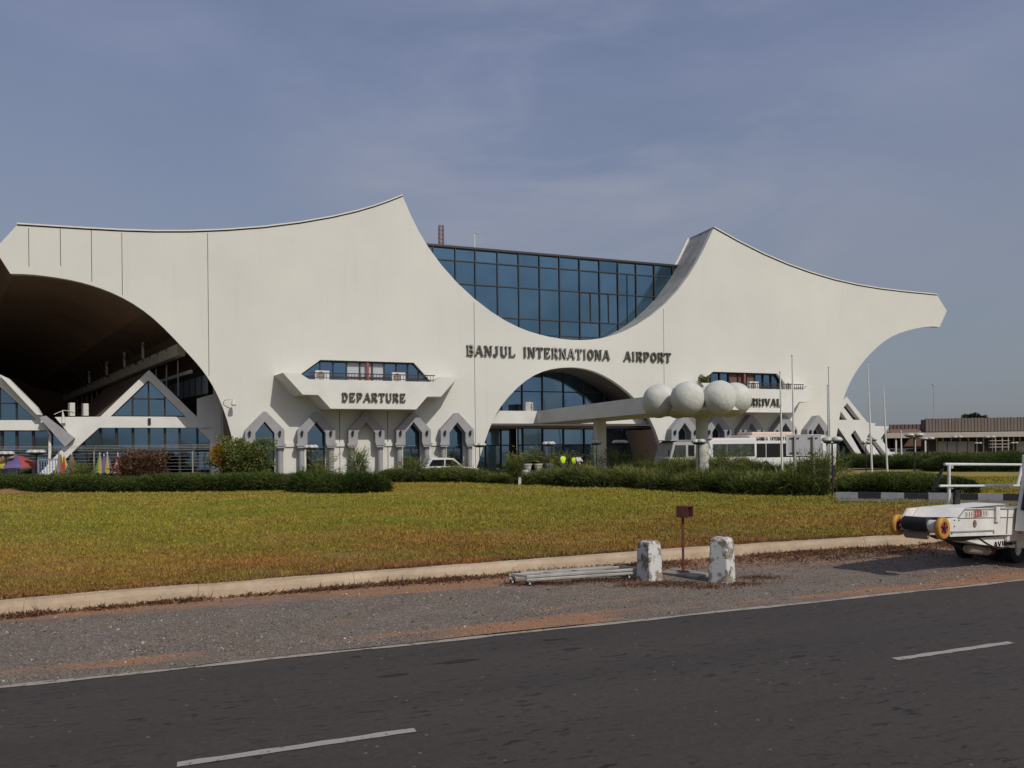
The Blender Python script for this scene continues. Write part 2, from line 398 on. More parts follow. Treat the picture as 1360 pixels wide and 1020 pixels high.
def empty(name, loc=(0,0,0), rz=0., label=None, cat=None, group=None):
    o = bpy.data.objects.new(name, None); C.objects.link(o); o.location = loc; o.rotation_euler = (0,0,rz)
    o.empty_display_size = .2; return tag(o, label, cat, group)
kids = {}
def copy_tree(o, parent=None):
    c = o.copy(); C.objects.link(c)
    if parent: c.parent = parent
    for ch in [x for x in C.objects if x.parent == o]: copy_tree(ch, c)
    return c

# ------------------------------------------------------------------ world, sun, camera
SE, SX, SY = R(42), .621, -.784
w = bpy.data.worlds.new('World'); bpy.context.scene.world = w; w.use_nodes = True; nt = w.node_tree
bg = nt.nodes['Background']; sky = nt.nodes.new('ShaderNodeTexSky'); sky.sky_type = 'NISHITA'; sky.sun_disc = False
sky.sun_elevation = SE; sky.sun_rotation = math.atan2(SX, SY); sky.dust_density = 2.5; sky.ozone_density = 2.; sky.air_density = 1.0
tcw = nt.nodes.new('ShaderNodeTexCoord').outputs['Generated']
sp = nt.nodes.new('ShaderNodeSeparateXYZ'); nt.links.new(tcw, sp.inputs[0])
hz = ramp(nt, sp.outputs[2], [(0., .75), (.12, .66), (.4, .50), (.8, .32)])
cl = ramp(nt, noise(nt, tcw, 1.6, 6, .55, stretch=(1., 1., 2.6), dist=.4), [(.46, 0), (.75, .32)])
vd = nt.nodes.new('ShaderNodeVectorMath'); vd.operation = 'DISTANCE'; nt.links.new(tcw, vd.inputs[0]); vd.inputs[1].default_value = (.10, .89, .42)
reg = ramp(nt, vd.outputs['Value'], [(.08, 1), (.42, 0)])
mpw = nt.nodes.new('ShaderNodeMapping'); mpw.inputs['Rotation'].default_value = (0, R(-28), 0); mpw.inputs['Scale'].default_value = (1.1, 1.1, 4.2); nt.links.new(tcw, mpw.inputs[0])
wisp = ramp(nt, noise(nt, mpw.outputs[0], 2.2, 8, .58, dist=.5), [(.40, 0), (.68, 1)])
wi = mth(nt, 'MULTIPLY', mth(nt, 'MULTIPLY', reg, wisp), .45)
fac = mth(nt, 'ADD', mth(nt, 'ADD', hz, cl, True), wi, True)
hcol = ramp(nt, sp.outputs[2], [(0., (.54, .60, .68)), (.18, (.57, .63, .78)), (.45, (.56, .64, .98))])
hv = nt.nodes.new('ShaderNodeVectorMath'); hv.operation = 'SCALE'; nt.links.new(hcol, hv.inputs[0]); hv.inputs[3].default_value = 5.1
cloudc = mixcol(nt, mth(nt, 'ADD', wi, mth(nt, 'MULTIPLY', cl, .5), True), hv.outputs[0], (4.0, 4.35, 5.05))
lum = mixcol(nt, fac, sky.outputs[0], cloudc)
nt.links.new(lum, bg.inputs[0]); bg.inputs[1].default_value = .085
sun = bpy.data.lights.new('Sun', 'SUN'); sun.energy = 2.6; sun.angle = R(.53); sun.color = (1., .95, .86)
so = bpy.data.objects.new('Sun', sun); C.objects.link(so)
sd = Vector((SX*math.cos(SE), SY*math.cos(SE), math.sin(SE)))
so.rotation_euler = sd.to_track_quat('Z', 'Y').to_euler()
cam = bpy.data.cameras.new('Camera'); co = bpy.data.objects.new('Camera', cam); C.objects.link(co)
cam.sensor_width = 36; cam.lens = FOC/1360*36; cam.shift_y = (PY-510)/1360; cam.clip_end = 8000; cam.clip_start = .1
cr_, sr_ = math.cos(ROLL), math.sin(ROLL)
co.matrix_world = Matrix(((cr_, sr_, 0, 0), (0, 0, -1, 0), (-sr_, cr_, 0, EYE), (0, 0, 0, 1)))
sc = bpy.context.scene; sc.camera = co
sc.view_settings.view_transform = 'Standard'; sc.view_settings.look = 'None'; sc.view_settings.exposure = 0

# ------------------------------------------------------------------ ground
def sheet(name, pts, z, m, loc=(0,0,0), rz=0.):
    mb = MB(); tri = tessellate_polygon([[Vector((x, y, 0)) for x, y in pts]])
    fs = []
    for t in tri:
        p = [pts[i] for i in t]; c = (p[1][0]-p[0][0])*(p[2][1]-p[0][1])-(p[1][1]-p[0][1])*(p[2][0]-p[0][0])
        fs.append(t if c > 0 else t[::-1])
    mb.add([(x, y, z) for x, y in pts], fs)
    o = mb.build(name, m); o.location = loc; o.rotation_euler = (0,0,rz); return tag(o, kind='structure')
sheet('ground', [(-4000,-4000),(4000,-4000),(4000,4000),(-4000,4000)], -.012, M['earth'])
def kerb_n(s):       # kerb foot in road coordinates (metres across, at s metres along)
    pts = [(-60, 8.0), (-30, 10.2), (-12, 11.35), (-2.7, 11.66), (-.8, 11.86), (1.7, 11.97), (4.7, 12.1), (7.2, 12.15), (8.9, 12.22), (11, 12.2), (13.2, 12.05), (18, 11.7), (30, 11.2), (80, 9.5)]
    for (a, x), (b, y) in zip(pts, pts[1:]):
        if s <= b: t = (s-a)/(b-a); return x+(y-x)*t
    return pts[-1][1]
SS = [-60+i*1.0 for i in range(141)]
def edge_n(s): return 8.24+.05*math.sin(s*.6)+.03*math.sin(s*1.9+1)
sheet('road', [(-200, -1.6), (200, -1.6), (200, 8.25), (-200, 8.25)], .0, M['asphalt'], rz=K.ang)
sheet('gravel_verge', [(s, edge_n(s)-.03) for s in SS]+[(s, kerb_n(s)+.05) for s in SS[::-1]], .004, M['verge'], rz=K.ang)
ml = MB()
fine = [-14+i*.25 for i in range(160)]
for a, b in zip(fine, fine[1:]):
    wa = .042+.010*math.sin(a*3.1)+.01*math.sin(a*7.7); wb = .042+.010*math.sin(b*3.1)+.01*math.sin(b*7.7)
    ea, eb = 8.16+.012*math.sin(a*2.3), 8.16+.012*math.sin(b*2.3)
    ml.add([(a, ea-wa, .006), (b, eb-wb, .006), (b, eb+wb, .006), (a, ea+wa, .006)], [(0,1,2,3)])
o = ml.build('road_edge_line', M['line']); o.rotation_euler = (0,0,K.ang); tag(o, kind='structure')
for i in range(-3, 6):
    s0 = -.22+i*6.46; m_ = MB(); k = 12
    up = [(s0+1.64*j/k, 5.693+.008*math.sin(j*2.+i)) for j in range(k+1)]; dn = [(s0+1.64*j/k, 5.607+.008*math.sin(j*3.1+i)) for j in range(k+1)]
    for j in range(k): m_.add([(*dn[j], .006), (*dn[j+1], .006), (*up[j+1], .006), (*up[j], .006)], [(0,1,2,3)])
    o = m_.build('road_dash', M['dash']); o.rotation_euler = (0,0,K.ang); tag(o, kind='structure')
for px_, py_, hw_, hn_ in ((608,878.5,.19,.055),(737,849.8,.14,.022),(522,897,.13,.04),(760,862,.1,.03),(1060,872,.09,.03)):
    g_ = gp(px_, py_); s0, n0 = K.loc(*g_); m_ = MB(); kk_ = 18
    pts_ = [(s0+hw_*math.cos(2*math.pi*i/kk_)*(1+.25*math.sin(i*2.3)), n0+hn_*math.sin(2*math.pi*i/kk_)*(1+.25*math.sin(i*3.1+1)), .004) for i in range(kk_)]
    m_.add([(s0, n0, .004)]+pts_, [(0, i+1, (i+1) % kk_+1) for i in range(kk_)]); o = m_.build('tar_patch', M['tar']); o.rotation_euler = (0,0,K.ang); tag(o, kind='structure')
# kerb of cast blocks
mk = MB(); s = -30.
while s < 40:
    L = 2.3+random.uniform(-.5, .5); n0, n1 = kerb_n(s), kerb_n(s+L-.004); dz = random.uniform(-.005, .005); dn = random.uniform(-.004, .004)
    pr = [(-.02, -.05), (.015, .12+dz), (.05, .185+dz), (.17, .20+dz), (.19, .20+dz), (.19, -.05)]
    segs = 5; o0 = len(mk.v)
    for j in range(segs+1):
        t = j/segs; ss = s+(L-.004)*t; nn = kerb_n(ss)+dn
        for q, z in pr: mk.v.append((ss, nn+q+random.uniform(-.008, .008), z+random.uniform(-.008, .008)))
    for j in range(segs):
        for q in range(5): a = o0+j*6+q; mk.f.append((a, a+6, a+7, a+1)); mk.mi.append(0)
    mk.f.append(tuple(o0+q for q in range(6))); mk.f.append(tuple(o0+segs*6+q for q in range(6))[::-1]); mk.mi += [0, 0]
    s += L
o = mk.build('kerb', M['kerb']); o.rotation_euler = (0,0,K.ang); tag(o, kind='structure')
LZ = .17
# lawn with gentle unevenness
lm = MB(); rows = 46; cols = len(SS)
def lawn_h(s, n): return LZ+.05*mnoise.noise(Vector((s*.15, n*.15, 0)))+.02*mnoise.noise(Vector((s*.7, n*.7, 3)))
for r_ in range(rows+1):
    for s in SS:
        k0 = kerb_n(s)+.16; t = r_/rows; n_ = k0+(62-k0)*t**1.6
        h = lawn_h(s, n_) if r_ else LZ+.01
        lm.v.append((s, n_, h))
for r_ in range(rows):
    for c_ in range(cols-1):
        a = r_*cols+c_; lm.f.append((a, a+1, a+cols+1, a+cols)); lm.mi.append(0)
o = lm.build('lawn', M['lawn'], smooth=60); o.rotation_euler = (0,0,K.ang); tag(o, kind='structure')
fc = [K.loc(*T.w(a, b)) for a, b in ((-60, -3.2), (10, -3.2), (60, -3.2), (60, 70), (-60, 70))]
sheet('forecourt', fc, .24, M['forecourt'], rz=K.ang)

def scatter_mesh(name, P, Dv, L, W, shade, m, parent=None, curl=.35):
    """n curved blades: root P, direction Dv, length L, width W (numpy)"""
    n = len(P); side = np.cross(Dv, rng.normal(size=(n, 3))); side /= np.linalg.norm(side, axis=1)[:, None]+1e-9
    bend = rng.normal(size=(n, 3))*curl; bend[:, 2] -= curl*.6
    mid = P+Dv*(L*.55)[:, None]; tip = mid+(Dv+bend)*(L*.45)[:, None]
    hw = side*(W*.5)[:, None]
    V = np.stack([P-hw*.6, P+hw*.6, mid+hw, mid-hw, tip], 1).reshape(-1, 3)
    b = (np.arange(n)*5)[:, None]
    quads = b+np.array([0, 1, 2, 3]); tris = b+np.array([3, 2, 4])
    me = bpy.data.meshes.new(name); me.vertices.add(n*5); me.vertices.foreach_set('co', V.astype(np.float32).ravel())
    loops = np.concatenate([quads, tris], 1).ravel(); me.loops.add(len(loops)); me.loops.foreach_set('vertex_index', loops.astype(np.int32))
    me.polygons.add(n*2); ls = np.empty(n*2, np.int32); ls[0::2] = np.arange(n)*7; ls[1::2] = np.arange(n)*7+4
    me.polygons.foreach_set('loop_start', ls)
    at = me.attributes.new('shade', 'FLOAT', 'POINT'); at.data.foreach_set('value', np.repeat(np.clip(shade, 0, 1), 5).astype(np.float32))
    me.materials.append(m); me.update(calc_edges=True); me.validate()
    o = bpy.data.objects.new(name, me); C.objects.link(o)
    if parent: o.parent = parent
    return o
def vnoise(x, y, f, ph=0.):
    return (np.sin(x*f*1.3+ph+1.7*np.sin(y*f*.9+ph))+np.sin(y*f*1.7-ph*1.3+1.3*np.sin(x*f*.7)))*.25+.5
# short grass on the lawn
ng = 800000
sv = []
u = rng.random(ng); dist = 9.4*(46/9.4)**(u**1.0)            # more blades close by
ang = rng.uniform(-.70, .70, ng); X = dist*np.tan(ang); Yw = dist
sl = X*K.D[0]+Yw*K.D[1]; nl = X*K.N[0]+Yw*K.N[1]
kn = np.array([kerb_n(s) for s in np.linspace(-60, 80, 1401)]); kk = np.interp(sl, np.linspace(-60, 80, 1401), kn)
ta, tb = (X-T.o[0])*T.D[0]+(Yw-T.o[1])*T.D[1], (X-T.o[0])*T.N[0]+(Yw-T.o[1])*T.N[1]
ok = (nl > kk+.17) & (tb < -4); X, Yw, sl, nl, dist = X[ok], Yw[ok], sl[ok], nl[ok], dist[ok]
bare = vnoise(X, Yw, .9)*.5+vnoise(X, Yw, 2.7, 2.)*.5
ok = rng.random(len(X)) < np.clip(1.5-bare*1.35, .12, 1); X, Yw, sl, nl, dist = X[ok], Yw[ok], sl[ok], nl[ok], dist[ok]
n = len(X); zz = np.array([lawn_h(a, b) for a, b in zip(sl, nl)])-.01
D_ = np.stack([rng.normal(0, .55, n), rng.normal(0, .55, n), np.ones(n)], 1); D_ /= np.linalg.norm(D_, axis=1)[:, None]
clump = vnoise(X, Yw, 5.)
o = scatter_mesh('grass', np.stack([X, Yw, zz], 1), D_, rng.uniform(.022, .06, n)*(.7+.8*clump)*(1+dist/60), .0035+.00065*dist*rng.uniform(.6, 1.3, n),
                 rng.beta(2.2, 2.6, n)*.8+.2*clump, M['blades'])
tag(o, 'short dry yellow and green grass covering the lawn', 'grass', kind='stuff')
# dry reddish weeds along both sides of the kerb
nw = 60000; sw = rng.uniform(-9, 24, nw)
dens = vnoise(sw, sw*.3, 1.6, 1.)*.6+vnoise(sw, sw*0, 4.7, 2.)*.4; rightw = np.clip((sw-1)/6, 0, 1)
keep = rng.random(nw) < np.clip((dens-.25)*1.8+.3*rightw, .12, 1); sw = sw[keep]; nw = len(sw)
front = rng.random(nw) < .8
off = np.where(front, -np.abs(rng.normal(0, .09+.50*np.clip((sw-2.5)/7, 0, 1)*1., nw))-.01, rng.uniform(.2, .4, nw))
nn = np.array([kerb_n(s) for s in sw])+off
Xw = sw*K.D[0]+nn*K.N[0]; Yy = sw*K.D[1]+nn*K.N[1]
D_ = np.stack([rng.normal(0, .8, nw), rng.normal(0, .8, nw), np.ones(nw)*.8], 1); D_ /= np.linalg.norm(D_, axis=1)[:, None]
o = scatter_mesh('dry_weeds', np.stack([Xw, Yy, np.where(front, .0, .18)], 1), D_, rng.uniform(.03, .11, nw), rng.uniform(.006, .02, nw), rng.random(nw), M['weed'], curl=.8)
tag(o, 'dry reddish weeds growing along the foot of the kerb', 'weeds', kind='stuff')
# weeds round the bollards and the trolley
cl_ = [gp(x, y) for x, y in ((700,776),(740,776),(790,772),(820,772),(850,778),(878,775),(935,780),(985,776),(1010,768),(905,776))]
k_ = rng.integers(0, len(cl_), 4200); P = np.array(cl_)[k_]+rng.normal(0, 1, (4200, 2))*np.array([.22, .10]); D_ = np.stack([rng.normal(0, .8, 4200), rng.normal(0, .8, 4200), np.ones(4200)*.6], 1); D_ /= np.linalg.norm(D_, axis=1)[:, None]
o = scatter_mesh('ground_weeds', np.concatenate([P, np.full((4200, 1), .004)], 1), D_, rng.uniform(.02, .07, 4200), rng.uniform(.005, .014, 4200), rng.random(4200), M['weed'], curl=.8)
tag(o, 'low dry red weeds scattered round the bollards and the metal frame', 'weeds', kind='stuff')
# loose stones on the verge
ns = 45000; s_ = rng.uniform(-8, 17, ns); t_ = rng.random(ns); kk = np.array([kerb_n(a) for a in s_]); n_ = 8.25+(kk-8.3)*t_
dn_ = vnoise(s_, n_*2, 1.2, 3.); ok = rng.random(ns) < .25+.8*dn_; s_, n_ = s_[ok], n_[ok]; ns = len(s_)
r_ = rng.gamma(2.2, .0024, ns)+.0025; base = np.array([(1,0,0),(-.5,.87,0),(-.5,-.87,0),(.5,.5,.9),(-.6,.1,.8)])
V = base[None]*r_[:, None, None]*rng.uniform(.6, 1.3, (ns, 5, 3)); th = rng.uniform(0, 6.28, ns); c_, q_ = np.cos(th)[:, None], np.sin(th)[:, None]
vx, vy = V[..., 0]*c_-V[..., 1]*q_, V[..., 0]*q_+V[..., 1]*c_
V = np.stack([vx+(s_*K.D[0]+n_*K.N[0])[:, None], vy+(s_*K.D[1]+n_*K.N[1])[:, None], V[..., 2]*.8+.004], 2).reshape(-1, 3)
F_ = (np.arange(ns)*5)[:, None, None]+np.array([(0,1,3),(1,4,3),(1,2,4),(2,0,3),(2,3,4)])[None]
me = bpy.data.meshes.new('gravel'); me.from_pydata(V.tolist(), [], F_.reshape(-1, 3).tolist())
a = me.attributes.new('shade', 'FLOAT', 'POINT'); a.data.foreach_set('value', np.repeat(rng.random(ns), 5).astype(np.float32))
M['stone'] = leaf_mat('gravel_stones', [(0, (.04, .034, .028)), (.6, (.20, .168, .138)), (.95, (.34, .30, .26)), (1, (.52, .48, .43))], 0., .9)
me.materials.append(M['stone']); o = bpy.data.objects.new('gravel', me); C.objects.link(o); tag(o, 'loose grey gravel strewn over the verge beside the road', 'gravel', kind='stuff')

# ------------------------------------------------------------------ terminal
term = empty('airport_terminal', (T.o[0], T.o[1], 0), T.ang, 'large white airport terminal with two swooping peaks, blue glass and DEPARTURE and ARRIVAL balconies', 'airport terminal')
G0 = -.287/.958                                   # sideways drift of the halls behind the front, per metre
top = [(534.8,260.3),(517,268),(500,274),(475,281.5),(450,288),(400,297.5),(350,303.5),(300,307),(250,308.8),(200,308.6),(162,306.8),(120,304.6),(60,300.8),(23,298.5)]
ltip = [(-7,331),(13.7,363.5)]
larch = [(29,363.4),(45,364),(61.8,366.8),(77,368.5),(93,371.2),(107,374.5),(121,378.5),(135,382.8),(148,388),(162,394.5),(176,402),(191,411.8),(205,423),(218,435.5),(231,449),(242.7,462),(252,472),(260,480.5),(269,491),(275.8,500.5),(282,511),(286.8,520),(291,529),(295,538),(301.8,556),(307.8,577),(311.5,597)]
dip = [(544,284),(554,306),(567.6,328.6),(584.5,351.6),(604.8,375.3),(628.5,398),(655.6,417.5),(672,427.5),(689.4,435.5),(702,440.6),(716,444.6),(731,448.2),(746.9,450.7),(760,452),(774,452.4),(786,451.6),(797.6,449.7),(809,447.2),(821,443.6),(833,438.9),(845,432.8),(865,421),(885.5,404),(902.4,385.4),(916,365),(926,348),(936.3,329.6)]
rtop = [(948,302.8),(983.5,324),(1014.4,339),(1045,352),(1076,363),(1107,372.6),(1138,379.8),(1168.8,384.4),(1199.7,388),(1244.5,391.8)]
rtip = [(1257.5,412.8),(1248,434.4)]
rarch = [(1238,433.6),(1227.5,434),(1217,435.5),(1206,438.4),(1194,442),(1182.7,446.8),(1174,452.8),(1165.7,460),(1157,468),(1148.8,477),(1141.5,486),(1134.9,496),(1130,505),(1125.6,514.7),(1122,523.5),(1119,533),(1116.2,546),(1113.9,560),(1111,580)]
carch = [(633.5,620),(638,604.5),(643.4,588.5),(650,567),(655.5,554.5),(662,542.6),(674,527),(687.5,513.5),(698,504.6),(709.6,497.4),(720,492.9),(731.6,489.6),(745,487.5),(760,487),(770,487.8),(780,489.7),(790,492.7),(799.9,496.8),(812,503.4),(824,511.8),(835,520.8),(846,530.7),(856,543),(865,558),(870.5,570),(874.9,582.4),(879,600),(882,612)]
def smoothed(poly, k=2):
    for _ in range(k):
        q = [poly[0]]
        for a, b, c in zip(poly, poly[1:], poly[2:]): q.append(((a[0]+2*b[0]+c[0])/4, (a[1]+2*b[1]+c[1])/4))
        q.append(poly[-1]); poly = q
    return poly
P_ = lambda l: smoothed(T.poly(l))
TOPL, LARCH, DIP, RTOP, RARCH, CARCH = P_(top), P_([ltip[1]]+larch)[1:], P_([top[0]]+dip+[rtop[0]])[1:-1], P_(rtop), P_(rarch), P_(carch)
LTIP, RTIP = T.poly(ltip), T.poly(rtip)
aL = LARCH[-1][0]; aR = RARCH[-1][0]; cL, cR = CARCH[0][0], CARCH[-1][0]
outline = LARCH+[(aL+.25, 0), (cL-.55, 0)]+CARCH+[(cR+.15, 0), (aR-.1, 0)]+RARCH[::-1]+RTIP[::-1]+RTOP[::-1]+DIP[::-1]+TOPL+LTIP
gabL = [-16.76, -13.60, -10.40, -7.25, -4.20]; gabR = [13.9, 16.95, 20.1, 23.4, 26.75]
def gable_open(a, w=.60, ze=3.32, za=4.05): return [(a-w, .0), (a+w, .0), (a+w, ze), (a, za), (a-w, ze)]
bal_c = [-10.14, 20.06]
def win_poly(c): return [(c-4.3, 6.78), (c+4.3, 6.78), (c+4.0, 7.12), (c+3.1, 8.07), (c-3.1, 8.07), (c-4.3, 7.14)]
holes = [[(x, max(z, .3)) for x, z in gable_open(a)] for a in gabL+gabR if a not in (gabL[2], gabR[2])]+[win_poly(c) for c in bal_c]
mb = MB().plate(outline, holes, 0, .42)
facade = mb.build('facade', M['wall'], term, smooth=25)
def strip(line, b0_, b1_, off=0.):
    m = MB()
    for (a0, z0), (a1, z1) in zip(line, line[1:]): m.add([(a0, b0_, z0), (a1, b0_, z1), (a1, b1_, z1), (a0, b1_, z0)], [(0,1,2,3)])
    return m
strip([TOPL[0]]+DIP+[RTOP[0]], .42, 3.36).build('upper_sweep', M['sweep'], term, smooth=40)
dl = [TOPL[0]]+DIP+[RTOP[0]]; lip = []
for i, p in enumerate(dl):
    q0, q1 = dl[max(0, i-1)], dl[min(len(dl)-1, i+1)]; d = Vector((q1[0]-q0[0], q1[1]-q0[1])).normalized(); lip.append((p[0]-d.y*.20, p[1]+d.x*.20))
MB().plate(dl+lip[::-1], (), 3.362, 3.52).build('rear_lip', M['white'], term)
strip([p for p in CARCH if p[1] > 3.7], .42, 3.68).build('arch_soffit', M['darkwall'], term, smooth=40)  # dark colour stands in for the shade inside the arch
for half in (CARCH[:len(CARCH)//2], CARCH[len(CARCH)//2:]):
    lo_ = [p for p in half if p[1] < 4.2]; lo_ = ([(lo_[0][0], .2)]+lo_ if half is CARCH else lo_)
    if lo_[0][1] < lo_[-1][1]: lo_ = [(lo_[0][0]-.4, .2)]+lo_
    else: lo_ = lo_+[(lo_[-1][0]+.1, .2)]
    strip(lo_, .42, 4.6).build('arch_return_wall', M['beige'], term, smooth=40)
for ln in (TOPL, RTOP): strip([(a, z-.03) for a, z in ln], .42, 3.5).build('parapet_top', M['white'], term)
# coping along the upper edges
def coping(line, name='coping', up=.10):
    m = MB()
    for (a0, z0), (a1, z1) in zip(line, line[1:]):
        m.add([(a0,-.09,z0+.02),(a1,-.09,z1+.02),(a1,-.09,z1+up),(a0,-.09,z0+up),(a0,3.4,z0+.02),(a1,3.4,z1+.02),(a1,3.4,z1+up),(a0,3.4,z0+up)],
              [(0,1,2,3),(3,2,6,7),(1,0,4,5)])
    m.build(name, M['white'], term)
    g = MB()
    for (a0, z0), (a1, z1) in zip(line, line[1:]): g.add([(a0,-.012,z0-.05),(a1,-.012,z1-.05),(a1,-.012,z1+.02),(a0,-.012,z0+.02)], [(0,1,2,3)])
    g.build('coping_shadow_line', M['black'], term)  # black strip painted in as the shadow line under the coping
coping(TOPL[::-1]); coping(RTOP)
for x0, y0, y1 in ((38,303,354),(80,304,353),(121.3,306,374),(161.7,309,392),(275.6,310,499)):
    a, z1 = T.un(x0, y0); _, z0 = T.un(x0, y1); MB().box(a-.017, a+.017, -.004, .02, z0, z1).build('expansion_joint', M['joint'], term)
for x0, y0, y1 in ((629.5,402,620),(881,410,540)):
    a, z1 = T.un(x0, y0); _, z0 = T.un(x0, y1); MB().box(a-.016, a+.016, -.004, .02, max(z0, .3), z1).build('expansion_joint', M['joint'], term)
for x0 in (450.7, 514.6):
    a, z1 = T.un(x0, 543); MB().box(a-.02, a+.02, -.004, .02, .3, z1).build('expansion_joint', M['joint'], term)
# pilaster blocks between doorways
for lst in (gabL, gabR):
    for a, b in zip(lst, lst[1:]):
        c = (a+b)/2; MB().box(c-.32, c+.32, -.10, -.002, 2.42, 2.66).build('wall_block', M['white'], term)

# doorway with pointed hood, columns, window
def doorway(glazed):
    root = MB(); hw = 1.18; ze, za, t = 3.50, 4.64, .0
    outer = [(-hw, 2.62), (-.57, 2.62), (-.57, 3.30), (0, 4.02), (.57, 3.30), (.57, 2.62), (hw, 2.62), (hw, ze), (.10, za), (-.10, za), (-hw, ze)]
    root.plate(outer, (), -.65, -.003)
    h = root.build('doorway_hood', M['trim'], term)
    cols = []
    for sgn in (-1, 1):
        c = MB(); x = sgn*.93
        c.box(x-.33, x+.33, -.74, -.004, 2.46, 2.62); c.box(x-.27, x+.27, -.70, -.006, 2.34, 2.46)
        c.lathe([(.2, 2.34), (.2, 2.22), (.23, 2.2), (.175, 2.16), (.185, .25), (.27, .23), (.27, .17)], (x, -.36, 0), 14)
        o = c.build('column', M['trim'], h, smooth=40)
        l = MB(); xl = sgn*.90; l.box(xl-.05, xl+.05, -.80, -.655, 3.12, 3.34); l.add([(xl-.09,-.86,3.34),(xl+.09,-.86,3.34),(xl+.09,-.655,3.34),(xl-.09,-.655,3.34),(xl,-.72,3.48)], [(0,1,4),(1,2,4),(2,3,4),(3,0,4),(3,2,1,0)])
        l.bar((xl, -.66, 3.05), (xl, -.76, 3.12), .03); l.build('wall_lantern', M['black'], h)
    if glazed:
        g = MB().plate([(-.598, .25), (.598, .25), (.598, 3.318), (0, 4.045), (-.598, 3.318)], (), .38, .42)
        gl = g.build('window', M['glass2'], h)
        f = MB(); f.box(-.6, .6, .30, .375, 2.2, 2.32); f.box(-.03, .03, .31, .375, .25, 2.2); f.box(-.6, -.53, .29, .375, .25, 3.4); f.box(.53, .6, .29, .375, .25, 3.4)
        f.bar((-.58, .33, 3.32), (0, .33, 4.02), .07, .08); f.bar((.58, .33, 3.32), (0, .33, 4.02), .07, .08)
        f.build('window_frame', M['frame'], h)
    return h
dg = doorway(True); db = doorway(False); first = [True, True]
for a in gabL+gabR:
    blank = a in (gabL[2], gabR[2]); src = db if blank else dg; i = int(blank)
    o = src if first[i] else copy_tree(src, term); first[i] = False
    o.location = (a, 0, 0)

# panes that are each set very slightly out of true
def panes(mb, xs, zs, b, tilt=.02):
    for x0, x1 in zip(xs, xs[1:]):
        for z0, z1 in zip(zs, zs[1:]):
            t = [random.uniform(-tilt, tilt) for _ in range(3)]; t.append(t[0]+t[2]-t[1])
            mb.add([(x0, b+t[0], z0), (x1, b+t[1], z0), (x1, b+t[2], z1), (x0, b+t[3], z1)], [(0,1,2,3)])
def muls(mb, xs, zs, b, w=.07, d=.10):
    for x in xs: mb.box(x-w/2, x+w/2, b-d, b+.02, zs[0], zs[-1])
    for z in zs: mb.box(xs[0], xs[-1], b-d*.8, b+.015, z-w/2, z+w/2)
# upper curtain wall
CB = 3.2
vx = [T.un(x, 380, CB)[0] for x in (548,575,604.8,631.2,660.6,688.7,716.4,742.8,769.5,795.9,820.3,844.3,868.6,893,917)]
hz_ = [8.9]+[T.un(688.7, y, CB)[1] for y in (444,423.5,382.5,353,335)]
hz_ = sorted(hz_); hz_[-1] = 16.93
g = MB(); panes(g, vx, hz_, CB); g.build('curtain_glazing', M['glass'], term)
f = MB(); muls(f, vx, hz_, CB, .075, .12)
for x, i0 in ((784, 1), (808, 1), (833, 1), (833, 2)):
    a = T.un(x, 400, CB)[0]; f.box(a-.03, a+.03, CB-.08, CB+.01, hz_[i0+1] if 0 else hz_[i0+1], hz_[i0+2])
f.box(vx[0], vx[-1], CB-.16, CB+.3, 16.95, 17.10)
f.build('curtain_frame', M['frame'], term)
m = MB(); m.box(vx[0], vx[-1], CB+.35, CB+24, 9., 16.9); m.build('upper_hall', M['white'], term)
# centre arch: floor slab, upper and lower glazing
xs = [T.un(x, 520, 3.7)[0] for x in (640,665.5,693,720,748,775,803,831,862,885)]
zs = [4.9, T.un(720, 520.3, 3.7)[1], 8.3]
g = MB(); panes(g, xs, [4.9, zs[1], 8.3], 3.7); g.build('arch_glazing', M['glass2'], term)
f = MB(); muls(f, xs, zs, 3.7, .075, .12); f.build('arch_frame', M['frame'], term)
m = MB(); m.box(cL-1.2, cR+1.2, .95, 3.34, 3.98, 4.90); m.build('arch_balcony', M['white'], term)
LB = 4.6
m = MB(); m.box(cL-2, cR+2, 3.36, LB+.8, 3.72, 3.95); x0g, x1g = T.un(628, 600, LB)[0], T.un(851, 600, LB)[0]
zt = T.un(720, 568.5, LB)[1]
m.box(cL-2, cR+2, LB, LB+.3, zt, 3.72); m.box(x1g, cR+2, LB, LB+.3, .2, zt); m.build('recess_wall', M['beige'], term)
lx = [T.un(x, 600, LB)[0] for x in (628,645,665.5,678)]; lx2 = [T.un(x, 600, LB)[0] for x in (688,694.5,721,748.6,776,803,830,851)]
ztr = T.un(720, 591, LB)[1]
g = MB(); panes(g, lx, [.25, ztr, zt], LB+.06); panes(g, lx2, [.25, ztr, zt], LB+.06); g.build('entrance_glazing', M['glass2'], term)
f = MB(); muls(f, lx, [.25, ztr, zt], LB+.04, .09, .10); muls(f, lx2, [.25, ztr, zt], LB+.04, .09, .10); f.build('entrance_frame', M['frame'], term)
m = MB(); m.box(lx[-1], lx2[0], LB+.3, LB+1.2, .2, zt); m.build('entrance_recess', M['dark'], term)

